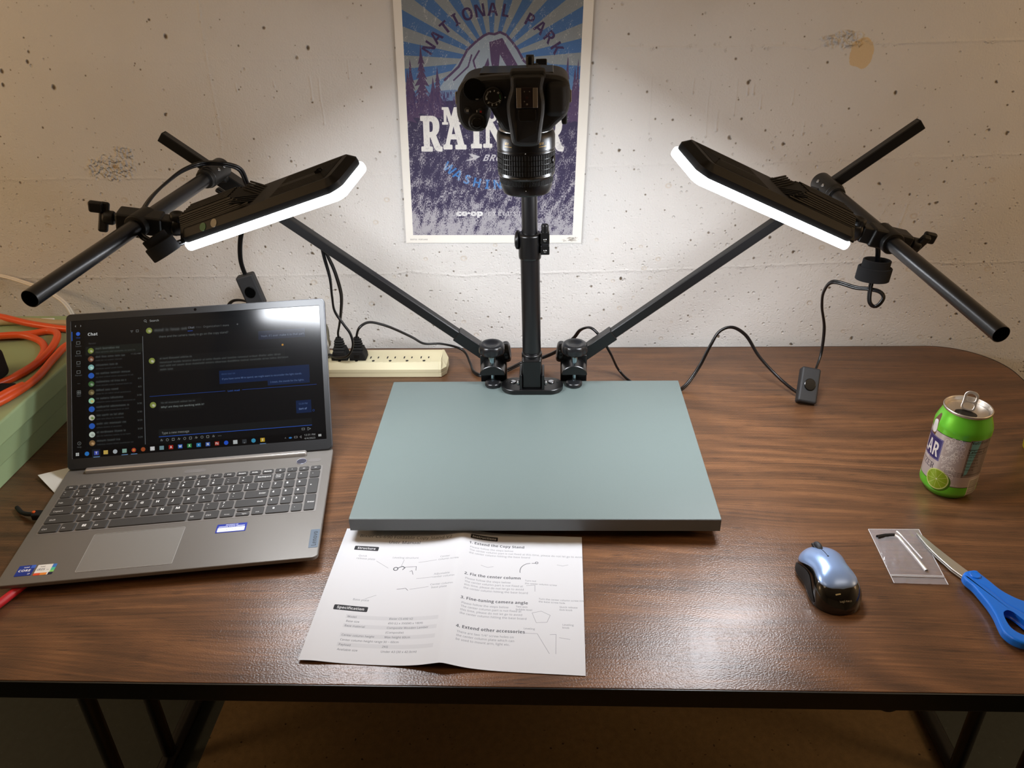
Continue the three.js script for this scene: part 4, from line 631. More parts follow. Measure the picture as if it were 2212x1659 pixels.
  const print = (name, x0, d0, x1, d1, tex, label, rough = 0.4) => part(name, setUV(flat(x0, d0, x1, d1, 0.001, Y - 0.0001, 0.0004, 0.0001, 1), (x, y, z) => [(x - x0) / (x1 - x0), (-z - d0) / (d1 - d0)]), mat(0xffffff, rough, 0, { map: tex }), t, label);
  print('property_sticker', 0.229, 0.0602, 0.265, 0.0766, canvasTex(360, 164, (g) => { g.fillStyle = '#1c3192'; g.beginPath(); g.roundRect(0, 0, 360, 164, 18); g.fill(); g.fillStyle = '#e9ecf4'; g.beginPath(); g.roundRect(18, 70, 324, 78, 8); g.fill(); g.textAlign = 'center'; g.font = 'bold 23px sans-serif'; g.fillText('PROPERTY OF', 180, 30); g.font = 'bold 27px sans-serif'; g.fillText('OREGON STATE LIBRARY', 180, 60); g.fillStyle = '#a4a9b4'; g.font = 'bold 40px sans-serif'; g.filter = 'blur(3px)'; g.fillText('4 1 5 2', 180, 124); }), 'blue and white property sticker');
  print('maker_badge', 0.3446, 0.0172, 0.3556, 0.051, canvasTex(128, 394, (g) => { g.fillStyle = '#5d6a78'; g.fillRect(0, 0, 128, 394); g.translate(64, 372); g.rotate(-Math.PI / 2); g.fillStyle = '#2b323a'; g.font = 'bold 92px sans-serif'; g.textAlign = 'left'; g.textBaseline = 'middle'; g.fillText('Lenovo', 8, 4); }), 'grey badge with sideways lettering', 0.3);
  print('processor_sticker', 0.0155, 0.0135, 0.034, 0.0315, canvasTex(200, 200, (g) => { const b = g.createLinearGradient(0, 0, 200, 200); b.addColorStop(0, '#123a9c'); b.addColorStop(1, '#0b2a86'); g.fillStyle = b; g.fillRect(0, 0, 200, 200); g.fillStyle = '#3f6bd0'; g.fillRect(150, 0, 50, 60); g.fillStyle = '#fff'; g.font = 'bold 30px sans-serif'; g.fillText('intel', 66, 50); g.font = 'bold 58px sans-serif'; g.fillText('CORE', 18, 120); g.font = 'bold 34px sans-serif'; g.fillText('i7', 150, 180); }), 'dark blue processor sticker');
  print('graphics_sticker', 0.0365, 0.0125, 0.0575, 0.0305, canvasTex(230, 200, (g) => { g.fillStyle = '#eceae4'; g.fillRect(0, 0, 230, 200); g.fillStyle = '#3b78c8'; g.fillRect(184, 0, 46, 70); g.fillStyle = '#4ec9a0'; g.fillRect(184, 70, 46, 50); g.fillStyle = '#8bd36a'; g.fillRect(184, 120, 46, 36); g.fillStyle = '#e8502a'; g.fillRect(0, 158, 80, 42); g.fillStyle = '#f0913c'; g.fillRect(80, 158, 80, 42); g.fillStyle = '#17223e'; g.fillRect(176, 156, 54, 44); g.fillStyle = '#333'; g.font = 'bold 26px sans-serif'; g.fillText('intel', 40, 48); g.fillStyle = '#6d7078'; g.font = 'bold 54px sans-serif'; g.fillText('iRIS', 14, 112); g.font = '26px sans-serif'; g.fillText('Xe', 132, 112); }), 'white sticker with a rainbow edge');
  // power button, labels and hinge
  part('power_button', rodTo([[0, 0], [0.0068, 0], [0.0068, 0.0003], [0.0062, 0.0007], [0, 0.0004]], P3(0.3165, Y, -0.202), UP), mat(0x50505c, 0.3, 0.5), t, 'round power button');
  part('button_ring', new THREE.TorusGeometry(0.0067, 0.0003, 6, 40).rotateX(Math.PI / 2).translate(0.3165, Y + 0.0006, -0.202), mat(0xc9c9d6, 0.3, 0.7), t);
  for (const [x, d, w] of [[0.334, 0.2032, 0.017], [0.174, 0.2005, 0.028]]) part('base_label', flat(x - w / 2, d - 0.004, x + w / 2, d + 0.004, 0.0039, Y - 0.0001, 0.0003, 0, 1), mat(0x7a7673, 0.35, 0.2), t);
  part('hinge_bar', merge([boxAt(0.174, Y + 0.0022, -0.2185, 0.296, 0.0075, 0.009, 0.003, 3)]), mat(0xa9a39d, 0.3, 0.6), t, 'bright hinge bar');
  // lid, leaning back
  const a = 0.645, O = P3(0, 0.0175, -0.2245), sU = P3(0, Math.cos(a), -Math.sin(a)), nU = P3(0, Math.sin(a), Math.cos(a));
  const lidPut = (g) => frame(g, O, P3(1, 0, 0), sU, nU), H = 0.2185;
  part('lid', lidPut(ext(rrect(0, 0, W, H, 0.007), 0.0055, 0.0008, 2).translate(0, 0, -0.0056)), mat(0x55565a, 0.35, 0.5), t);
  const bez = rrect(0.0012, 0.0012, W - 0.0012, H - 0.0012, 0.006); bez.holes.push(new THREE.Path(rrect(0.0074, 0.0156, 0.3492, 0.208, 0.0006).getPoints(4).reverse()));
  part('bezel', lidPut(ext(bez, 0.0014, 0.0003, 1).translate(0, 0, -0.0002)), darkMat, t, 'dark screen surround');
  part('webcam', lidPut(new THREE.CylinderGeometry(0.0019, 0.0019, 0.0006, 24).rotateX(Math.PI / 2).translate(0.1766, 0.2134, 0.0014)), mat(0x050508, 0.1), t);
  const ui = canvasTex(1366, 771, (g, w, h) => {
    g.fillStyle = '#0c0e10'; g.fillRect(0, 0, w, h); g.fillStyle = '#101214'; g.fillRect(386, 40, w, 690); g.fillStyle = '#090a0b'; g.fillRect(0, 0, 72, 722);
    g.textBaseline = 'middle'; const tx = (s, x, y, f = '16px', c = '#c8cbc9', b = 0, al = 'left') => { g.save(); g.textAlign = al; g.font = f + ' sans-serif'; g.fillStyle = c; if (b) g.filter = `blur(${b}px)`; g.fillText(s, x, y); g.restore(); };
    const smear = (x, y, wd, ht, c = '#9aa39f', k = 0.7) => { g.save(); g.beginPath(); g.rect(x - 6, y - ht * 1.4, wd + 12, ht * 2.8); g.clip(); g.filter = `blur(${(ht * 0.2).toFixed(1)}px)`; g.globalAlpha = k; g.fillStyle = c; g.font = `bold ${Math.round(ht * 1.25)}px sans-serif`; g.textAlign = 'left'; let q = x; while (q < x + wd) { const n = 2 + Math.floor(rnd() * 7); let word = ''; for (let m = 0; m < n; m++) word += 'nmueaorsitld'[Math.floor(rnd() * 12)]; g.fillText(word, q, y); q += g.measureText(word).width + ht * 0.35; } g.restore(); };
    const dot = (x, y, r, c, c2) => { g.fillStyle = c; g.beginPath(); g.arc(x, y, r, 0, 7); g.fill(); if (c2) { g.save(); g.filter = 'blur(2px)'; g.fillStyle = c2; g.beginPath(); g.ellipse(x + 3, y + 3, r * 0.55, r * 0.4, 0.6, 0, 7); g.fill(); g.restore(); } };
    tx('‹', 20, 27, '26px'); tx('›', 48, 27, '26px'); tx('Search', 424, 26, '17px'); g.strokeStyle = '#b5b9b7'; g.lineWidth = 2; g.beginPath(); g.arc(400, 24, 6, 0, 7); g.moveTo(404, 29); g.lineTo(409, 35); g.stroke();
    g.fillStyle = '#2f6fe0'; g.fillRect(2, 60, 4, 52); dot(37, 74, 11, '#3a6fe0'); tx('Chat', 37, 96, '11px', '#3a6fe0', 0, 'center');
    [['Teams', 127], ['Activity', 181], ['Files', 240], ['Planner', 292]].forEach(([s, y]) => { g.strokeStyle = '#8d918f'; g.lineWidth = 2; g.strokeRect(28, y - 9, 18, 15); tx(s, 37, y + 17, '11px', '#8d918f', 0.6, 'center'); });
    tx('···', 37, 355, '20px', '#8d918f', 0, 'center'); g.strokeRect(28, 396, 9, 9); g.strokeRect(38, 396, 9, 9); g.strokeRect(28, 406, 9, 9); g.strokeRect(38, 406, 9, 9); tx('Apps', 37, 424, '11px', '#8d918f', 0.6, 'center');
    g.beginPath(); g.arc(36, 688, 9, 0, 7); g.stroke(); tx('?', 36, 689, '13px', '#aaa', 0, 'center'); tx('Help', 36, 708, '11px', '#8d918f', 0.6, 'center');
    tx('Chat', 88, 81, 'bold 24px', '#e4e6e4'); tx('⌄', 150, 78, '18px'); g.beginPath(); g.moveTo(318, 76); g.lineTo(334, 76); g.moveTo(321, 81); g.lineTo(331, 81); g.moveTo(324, 86); g.lineTo(328, 86); g.stroke(); g.strokeRect(350, 73, 12, 12); tx('Recent', 92, 133, '13px', '#777', 1.5);
    g.fillStyle = '#1c211e'; g.fillRect(76, 151, 308, 48);
    const av = [['#7d8f3c', '#c9c9a0'], ['#7a4a34', '#c8b0a0'], ['#8fc4c0', '#dfe'], ['#2f63c4'], ['#46703f', '#a8b8a0'], ['#6d6040', '#aa9a70'], ['#a5e0b8', '#e8d080'], ['#2f63c4'], ['#d8d4c4', '#7a9a50'], ['#2f63c4'], ['#d6e4d4', '#b0b8b0'], ['#8a6a44', '#d8b080']], when = ['', '11:53 AM', '', '', '4/3', '4/3', '3/30', '3/30', '3/30', '3/29', '3/29', '3/29'];
    av.forEach(([c, c2], i) => { const y = 175 + i * 47; dot(104, y, 16, c, c2); smear(128, y - 11, 110 + rnd() * 70, 13); smear(128, y + 10, 120 + rnd() * 90, 9, '#7d8683', 0.6); tx(when[i], 372, y - 14, '13px', '#8d948f', 0.8, 'right'); });
    g.fillStyle = '#777c80'; g.fillRect(383, 112, 3, 610);
    dot(420, 82, 17, '#8f9b4a', '#c8c8a8'); smear(446, 82, 175, 20, '#b7beba'); tx('Chat', 632, 80, 'bold 16px', '#a9afb9', 1.6); g.fillStyle = '#3a5fd0'; g.fillRect(630, 98, 28, 3); tx('Files', 676, 80, '15px', '#6d716f', 1.5); tx('Organization', 716, 80, '16px', '#8e9391', 1); tx('1 more ⌄', 810, 80, '15px', '#a0a5a2', 0.8); tx('+', 898, 79, '24px', '#999');
    tx('there and the camera ready to go on the copy stand?', 473, 121, '16px', '#98a09c', 1.4);
    g.fillStyle = '#16213a'; g.fillRect(1018, 128, 260, 50); tx('Yeah, if I ever make it to that part.', 1032, 158, '16px', '#8b93a8', 1.2);
    g.fillStyle = '#17191a'; g.fillRect(462, 232, 700, 92); dot(431, 256, 17, '#8f9b4a', '#d8d8c0'); dot(1150, 216, 6, '#e0a030'); smear(473, 246, 170, 11); [268, 287].forEach((y, i) => smear(473, y, i ? 700 : 660, 12, '#8f9995', 0.75)); smear(473, 308, 66, 12);
    g.fillStyle = '#15294f'; g.fillRect(794, 340, 498, 76); g.fillRect(1058, 408, 232, 36); smear(806, 360, 70, 9, '#7088b8'); tx('If you have some $$ to spend, we might want to reconsider the light stands.', 808, 388, '13px', '#8fa5d0', 1); tx('I mean, the stands for the lights.', 1072, 425, '13px', '#8fa5d0', 1);
    g.fillStyle = '#2d56b4'; g.fillRect(414, 456, 410, 2); g.fillRect(916, 456, 412, 2); tx('Last read', 870, 457, 'bold 15px', '#3767cc', 0.6, 'center');
    g.fillStyle = '#17191a'; g.fillRect(462, 484, 230, 62); dot(431, 506, 17, '#8f9b4a', '#d8d8c0'); smear(473, 497, 180, 10); tx('Why? are they not working with it?', 473, 522, 'bold 14px', '#9aa4a0', 1.2);
    g.fillStyle = '#15294f'; g.fillRect(1208, 542, 84, 72); tx('12:29 PM', 1222, 562, '12px', '#7890c0', 1); tx('Sort of', 1222, 590, 'bold 14px', '#9fb2dc', 1.2); g.strokeStyle = '#2d56b4'; g.beginPath(); g.arc(1303, 604, 5, 0, 7); g.stroke();
    g.fillStyle = '#1b1e1f'; g.fillRect(458, 646, 832, 40); tx('Type a new message', 474, 667, '16px', '#a6aaa8'); g.fillStyle = '#3566d8'; g.fillRect(458, 685, 832, 3);
    g.strokeStyle = '#a9adab'; g.lineWidth = 2; for (let i = 0; i < 10; i++) { const x = 472 + i * 31; g.beginPath(); if (i % 3 === 0) { g.moveTo(x - 6, 711); g.lineTo(x - 1, 700); g.lineTo(x + 2, 711); g.lineTo(x + 7, 703); } else if (i % 3 === 1) g.arc(x, 706, 6.5, 0, 7); else g.rect(x - 6, 700, 12, 12); g.stroke(); } for (const x of [776, 783, 790]) { g.fillStyle = '#a9adab'; g.fillRect(x, 705, 3, 3); }
    g.beginPath(); g.rect(1234, 700, 14, 10); g.moveTo(1266, 698); g.lineTo(1282, 706); g.lineTo(1266, 714); g.closePath(); g.stroke();
    g.fillStyle = '#08090b'; g.fillRect(0, 726, w, 45); g.fillStyle = '#1c2430'; g.fillRect(102, 727, 44, 44);
    const icon = (i, c, d) => { const x = 26 + i * 49.5; g.fillStyle = c; if (d === 'o') { g.beginPath(); g.arc(x, 748, 12, 0, 7); g.fill(); } else g.fillRect(x - 12, 737, 24, 22); if (d && d !== 'o') tx(d, x, 748, 'bold 17px', '#fff', 0, 'center'); };
    for (const [i, j] of [[0, 0], [1, 0], [0, 1], [1, 1]]) { g.fillStyle = '#d4d8d4'; g.fillRect(17 + i * 9, 739 + j * 9, 8, 8); }
    [['#2f7fd0', 'o'], ['#4a58b8', 'T'], ['#d9b85c'], ['#b9c0c4', 'o'], ['#8fb8a8'], ['#c04c38', 'o'], ['#b0552c', 'o'], ['#e6e6e6', '•'], ['#7fa0a8'], ['#b3261c', 'A'], ['#2b62c0', 'W'], ['#2a8a48', 'X'], ['#2b86c8', '<'], ['#4264b4', 'N'], ['#b03020', 'Fz'], ['#2a5fe0', 'o'], ['#cfd4d4'], ['#3a3f44', '_'], ['#40a0c8', 'o'], ['#d8b030', 'I']].forEach(([c, d], i) => icon(i + 1, c, d));
    g.fillStyle = '#e0b040'; g.beginPath(); g.arc(26 + 6 * 49.5, 748, 5, 0, 7); g.fill(); g.fillStyle = '#7fb0e8'; for (const i of [2, 5, 6, 20]) g.fillRect(10 + i * 49.5, 768, 34, 3);
    tx('^', 1136, 750, '18px', '#aaa'); g.fillStyle = '#3a86d0'; g.beginPath(); g.ellipse(1168, 749, 9, 5, 0, 0, 7); g.fill(); g.strokeStyle = '#aaa'; g.strokeRect(1190, 743, 16, 9); g.beginPath(); g.moveTo(1220, 748); g.lineTo(1228, 742); g.lineTo(1228, 755); g.closePath(); g.stroke(); tx('12:31 PM', 1275, 739, '15px', '#c5c8c6', 0, 'center'); tx('4/4/2023', 1275, 758, '15px', '#c5c8c6', 0, 'center'); g.fillStyle = '#c5c8c6'; g.fillRect(1322, 741, 17, 13);
  });
  part('screen', lidPut(setUV(box(0.3418, 0.1924, 0.001, 0.0002, 1).translate(0.1783, 0.1118, 0.0001), (x, y) => [(x - 0.0074) / 0.3418, (y - 0.0156) / 0.1924])), mat(0x030304, 0.17, 0, { specularIntensity: 0.65, ior: 1.6, emissive: 0xffffff, emissiveMap: ui, emissiveIntensity: 0.85 }), t, 'lit screen with a dark chat window and taskbar');
}
// ---------- instruction sheet ----------
{
  const t = thing('instruction_sheet', 'white folded instruction sheet for the copy stand, lying half under its front edge', 'paper', V(-0.1, 0, -0.66));
  const tex = canvasTex(1782, 1230, (g, W, H) => {
    g.fillStyle = '#f1f1f2'; g.fillRect(0, 0, W, H); const ink = '#6a6b70', pale = '#a3a5aa';
    const tx = (s, x, y, f, c = ink, al = 'left') => { g.textAlign = al; g.font = f + ' sans-serif'; g.fillStyle = c; g.fillText(s, x, y); };
    tx('Bixier CS-690 Foldable Copy Stand V2', 470, 92, '42px', ink, 'center'); tx('User Manual', 470, 146, '42px', ink, 'center');
    const head = (s, x, y, w) => { g.fillStyle = '#3a3a3d'; g.beginPath(); g.roundRect(x, y, w, 44, 8); g.fill(); tx(s, x + w / 2, y + 32, 'bold 30px', '#eee', 'center'); };
    head('Structure', 110, 190, 180); head('Specification', 110, 770, 230); head('Instructions', 960, 46, 200);
    tx('Quick', 160, 300, '24px', pale); tx('release plate', 150, 328, '24px', pale); tx('Leveling structure', 410, 300, '24px', pale); tx('Center', 760, 296, '24px', pale); tx('column screw', 750, 324, '24px', pale); tx('Adjustable', 740, 470, '24px', pale); tx('center column', 735, 498, '24px', pale); tx('Center column', 730, 570, '24px', pale); tx('base plate', 740, 598, '24px', pale); tx('Base plate', 220, 720, '24px', pale);
    g.strokeStyle = '#77797e'; g.lineWidth = 2; const ln = (p) => { g.beginPath(); p.forEach(([x, y], i) => (i ? g.lineTo(x, y) : g.moveTo(x, y))); g.stroke(); };
    ln([[300, 335], [400, 400]]); ln([[500, 312], [490, 380]]); ln([[740, 318], [610, 340]]); ln([[735, 490], [620, 500]]); ln([[720, 580], [590, 600]]); ln([[300, 700], [370, 660]]);
    g.lineWidth = 6; g.strokeStyle = '#4a4c50'; g.beginPath(); g.arc(455, 405, 15, 0, 7); g.stroke(); ln([[468, 396], [500, 378], [520, 392], [505, 412]]); g.lineWidth = 3; ln([[520, 386], [600, 380], [604, 420]]); ln([[560, 430], [575, 420], [590, 460]]); ln([[500, 600], [560, 590], [580, 610]]);
    const rows = ['Model', 'Base size', 'Base material', '', 'Center column height', 'Center column height range', 'Payload', 'Available size'], val = ['Bixier CS-690 V2', '450 (L) x 350(W) x 18(H)', 'Composite Wooden Lamber', '(Composite)', 'Max height 60cm', '30 ~ 60cm', '2KG', 'Under A3 (30 x 42.0cm)'];
    rows.forEach((s, i) => { const y = 870 + i * 38; if (i % 2 === 0) { g.fillStyle = '#e6e6e8'; g.fillRect(210, y - 25, 620, 32); } tx(s, 220, y, '22px', '#77797e'); tx(val[i], 500, y, '22px', '#77797e'); });
    const sec = (s, y, lines) => { tx(s, 955, y, 'bold 34px', '#66686c'); lines.forEach((l, i) => tx(l, 965, y + 42 + i * 30, '24px', pale)); };
    sec('1. Extend the Copy Stand', 150, ['Please follow the steps below', 'The center column part is not fixed at this time, please do not let go to avoid', 'the center column hitting the base board']);
    sec('2. Fix the center column', 465, ['Please follow the steps below', 'The center column part is not fixed at', 'this time, please do not let go to avoid', 'the center column hitting the base board']);
    sec('3. Fine-tuning camera angle', 690, ['Please follow the steps below', 'The center column part is not fixed at', 'this time, please do not let go to avoid', 'the center column hitting the base board']);
    sec('4. Extend other accessories', 935, ['There are two 1/4" screw holes on', 'the center column plate which can', 'be used to mount arm, light etc.']);
    g.lineWidth = 4; g.strokeStyle = '#55575b'; g.beginPath(); g.arc(1420, 380, 80, 2.9, 4.6); g.stroke(); ln([[1420, 300], [1450, 296]]); g.beginPath(); g.arc(1456, 292, 9, 0, 7); g.stroke(); g.lineWidth = 2; g.strokeStyle = '#85878c'; ln([[1060, 350], [1110, 365], [1150, 350]]); ln([[1600, 300], [1640, 310], [1680, 296]]); ln([[1390, 520], [1450, 510], [1452, 570]]); ln([[1440, 760], [1500, 740], [1560, 770], [1540, 830], [1470, 840], [1440, 760]]); ln([[1400, 930], [1480, 930], [1560, 1080]]); ln([[1560, 930], [1600, 925], [1600, 1080]]); ln([[1620, 950], [1690, 960]]);
    for (const [x, y, s] of [[1380, 480, 'Turn nut'], [1380, 506, 'the center column screw'], [1330, 720, 'Two-axis'], [1330, 744, 'bubble level'], [1620, 700, 'Quick release'], [1620, 724, 'lock knob'], [1640, 850, 'Leveling'], [1640, 874, 'knob'], [1390, 900, 'Leveling'], [1480, 640, 'Turn the center column screw into'], [1480, 664, 'the base screw hole']]) tx(s, x, y, '20px', '#97999e');
  });
  const bl = P3(-0.2521, 0, -0.5692), br = P3(0.0383, 0, -0.5552), u = br.clone().sub(bl), v = P3(0.0045, 0, -0.21), y = (a, b) => { const d = Math.abs(a - 0.505), ridge = 0.0085 * Math.exp(-((d / 0.085) ** 1.35)); return 0.0008 + ridge * (1 - 0.12 * b) + 0.0022 * Math.exp(-(((a - 0.04) / 0.08) ** 2)) * (1 - b) + 0.0012 * Math.sin(a * 9 + 1) ** 2 * Math.sin(b * 3.1); };
  const p = (a, b) => { const q = bl.clone().addScaledVector(u, a).addScaledVector(v, b); q.y = T + y(a, b); return q; };
  partW('paper_sheet', sheet(90, 30, (a, b) => p(a, b)), mat(0xd2d2d4, 0.7, 0, { map: tex, specularIntensity: 0.3 }), t);
}

// ---------- drink can ----------
{
  const t = thing('drink_can', 'opened green and silver lime seltzer can on the right of the table', 'can', V(0.5193, 0, -0.8709));
  const art = canvasTex(2048, 1024, (g, W, H) => {
    const X = (deg) => (deg + 180) / 360 * W,   // 0 faces the viewer
       Y = (m) => H * (1 - m / 0.122), S = W / 360;   // angle round the can, height in metres
    g.fillStyle = '#6fce34'; g.fillRect(0, 0, W, H); g.fillStyle = '#c6bcb8'; g.fillRect(0, Y(0.0905), W, Y(0.0225) - Y(0.0905)); g.fillStyle = '#1c1a26'; g.fillRect(0, Y(0.0905) - 4, W, 6); g.fillRect(0, Y(0.0225) - 2, W, 6);
    const at = X;
    g.fillStyle = '#6b4a30'; g.beginPath(); g.ellipse(at(-62), Y(0.0935), 60, 150, 0, 0, 7); g.fill(); g.fillStyle = '#f2f2f0'; g.beginPath(); g.moveTo(at(-70), Y(0.1)); g.quadraticCurveTo(at(-58), Y(0.106), at(-54), Y(0.099)); g.quadraticCurveTo(at(-50), Y(0.09), at(-56), Y(0.086)); g.quadraticCurveTo(at(-66), Y(0.082), at(-72), Y(0.088)); g.fill();
    g.fillStyle = '#34306e'; g.fillRect(at(-128), Y(0.0825), at(-27) - at(-128), Y(0.052) - Y(0.0825)); g.strokeStyle = '#8d86b0'; g.lineWidth = 5; g.strokeRect(at(-128) + 8, Y(0.0825) + 8, at(-27) - at(-128) - 16, Y(0.052) - Y(0.0825) - 16);
    g.fillStyle = '#f4f2ee'; g.textAlign = 'center'; g.font = 'bold 190px sans-serif'; g.save(); g.translate(at(-78), Y(0.0562)); g.scale(0.86, 1.22); g.fillText('POLAR', 0, 0); g.restore();
    g.fillStyle = '#2a2740'; g.font = '96px serif'; g.fillText('SELTZER', at(-70), Y(0.0385)); g.fillStyle = '#e8e6e2'; g.font = 'italic 54px serif'; g.fillText('Original', at(-74), Y(0.0485)); g.fillStyle = '#f0f4ec'; g.font = 'bold 46px sans-serif'; g.fillText('LIME', at(-84), Y(0.0165));
    // bubbles
    for (let i = 0; i < 90; i++) { const d = -22 + rnd() * 36 + (rnd() - 0.5) * 6, m = 0.034 + rnd() * 0.056, r = 6 + rnd() ** 2 * 20; if (d < -14 && m < 0.045) continue; g.strokeStyle = `rgba(250,246,240,${0.7 + rnd() * 0.3})`; g.lineWidth = 4 + rnd() * 2; g.beginPath(); g.arc(at(d), Y(m), r, 0, 7); g.stroke(); }
    // lime slice
    const lx = at(-21), ly = Y(0.0275), r = 0.0145 / 0.122 * H, rx = r * (W / (2 * Math.PI * 0.033)) / (H / 0.122);
    g.fillStyle = '#4a7a1e'; g.beginPath(); g.ellipse(lx + 24, ly + 14, rx, r, 0, 0, 7); g.fill(); g.fillStyle = '#d5e08a'; g.beginPath(); g.ellipse(lx, ly, rx, r, 0, 0, 7); g.fill(); g.fillStyle = '#8fae28'; g.beginPath(); g.ellipse(lx, ly, rx * 0.9, r * 0.9, 0, 0, 7); g.fill(); g.strokeStyle = '#c5d67a'; g.lineWidth = 4; for (let i = 0; i < 9; i++) { const a = i / 9 * 6.283 + 0.2; g.beginPath(); g.moveTo(lx, ly); g.lineTo(lx + rx * 0.9 * Math.cos(a), ly + r * 0.9 * Math.sin(a)); g.stroke(); } g.fillStyle = '#f2f4d8'; g.beginPath(); g.arc(lx, ly, 8, 0, 7); g.fill();
    // panel of figures and bar code
    const n0 = at(24), n1 = at(80); g.fillStyle = '#8c8480'; g.fillRect(n0, Y(0.0925), n1 - n0, Y(0.038) - Y(0.0925)); g.fillStyle = '#7fc4cc'; g.beginPath(); g.moveTo(at(28), Y(0.091)); g.lineTo(at(47), Y(0.092)); g.lineTo(at(34), Y(0.043)); g.lineTo(at(28), Y(0.04)); g.fill();
    g.fillStyle = '#1b1a1c'; g.textAlign = 'left'; g.font = 'bold 50px sans-serif'; g.fillText('Nutrition Facts', n0 + 8, Y(0.087)); g.fillRect(n0, Y(0.0795), n1 - n0, 7); g.font = 'bold 46px sans-serif'; g.fillText('Calories 0', n0 + 8, Y(0.0735)); g.fillRect(n0, Y(0.0718), n1 - n0, 5); g.font = '26px sans-serif'; ['Total Fat 0g', 'Sodium 0mg', 'Total Carb. 0g', 'Total Sugars 0g', 'Protein 0g'].forEach((s, i) => g.fillText(s, n0 + 10, Y(0.0675 - i * 0.0048))); g.fillRect(n0, Y(0.0422), n1 - n0, 5);
    g.font = '22px sans-serif'; for (let i = 0; i < 3; i++) g.fillText('CARBONATED WATER', at(-10), Y(0.043 - i * 0.0026));
    g.fillStyle = '#ddd9c8'; g.fillRect(at(46), Y(0.034), at(78) - at(46), Y(0.008) - Y(0.034)); g.fillStyle = '#4a463c'; for (let i = 0; i < 26; i++) g.fillRect(at(48), Y(0.0325) + i * 8, at(76) - at(48), 2 + Math.floor(rnd() * 4));
    g.fillStyle = '#dfe8d8'; g.font = 'bold 20px sans-serif'; g.fillText('12 FL OZ', at(8), Y(0.0242));
  });
  art.wrapS = THREE.RepeatWrapping;
  const prof = [[0.0, 0.009], [0.018, 0.007], [0.0225, 0.0006], [0.0245, 0.0002], [0.0262, 0.0012], [0.0285, 0.0045], [0.0318, 0.0085], [0.0329, 0.0115], [0.033, 0.016], [0.033, 0.096], [0.0329, 0.099], [0.0322, 0.102], [0.0305, 0.107], [0.0285, 0.1125], [0.0272, 0.1162], [0.0268, 0.1185]];
  const body = lathe(prof, 96), uv = body.attributes.uv, p = body.attributes.position; for (let i = 0; i < uv.count; i++) uv.setY(i, p.getY(i) / 0.122); body.rotateY(-211 * Math.PI / 180);
  part('can_body', body, mat(0xffffff, 0.28, 0.35, { map: art, clearcoat: 0.4, clearcoatRoughness: 0.15 }), t, 'printed green and silver can wall');
  const alu = mat(0xe2ddd6, 0.36, 1);
  part('lid', lathe([[0.0268, 0.1182], [0.0278, 0.1192], [0.028, 0.121], [0.0276, 0.122], [0.0266, 0.1222], [0.0259, 0.1212], [0.0248, 0.1158], [0.0238, 0.1152], [0.0232, 0.1162], [0.0225, 0.1172], [0.0, 0.1172]], 80), alu, t, 'bare metal lid');
  const dir = -0.6, mouth = new THREE.Shape(); mouth.absellipse(0, 0, 0.0125, 0.0085, 0, Math.PI * 2, false);
  const lidTurn = (g) => g.rotateY(dir).translate(0, 0, 0);
  part('opening', lidTurn(ext(mouth, 0.0005, 0, 1, 30).rotateX(-Math.PI / 2).translate(0, 0.1171, 0.0112)), mat(0x0a0806, 0.4), t, 'dark drinking hole');
  const tabO = smooth([[-0.0075, -0.010], [-0.0078, 0.0], [-0.0076, 0.009], [-0.004, 0.0125], [0.004, 0.0125], [0.0076, 0.009], [0.0078, 0.0], [0.0075, -0.010], [0, -0.0115]], 5), tabH = smooth([[-0.0048, -0.008], [-0.005, -0.003], [0, -0.0015], [0.005, -0.003], [0.0048, -0.008], [0, -0.009]], 5), tabH2 = smooth([[-0.0045, 0.0015], [-0.0045, 0.0075], [0, 0.0095], [0.0045, 0.0075], [0.0045, 0.0015], [0, 0.0005]], 5);
  part('ring_pull', lidTurn(ext(shapeOf(tabO, [tabH.reverse(), tabH2.reverse()]), 0.0016, 0.0006, 2).rotateX(-0.42).translate(0, 0.1282, -0.001)), alu, t, 'raised metal ring pull');
  part('rivet', rodTo([[0, 0], [0.0028, 0], [0.0026, 0.0008], [0, 0.0012]], P3(0, 0.1172, 0), UP), alu, t);
}

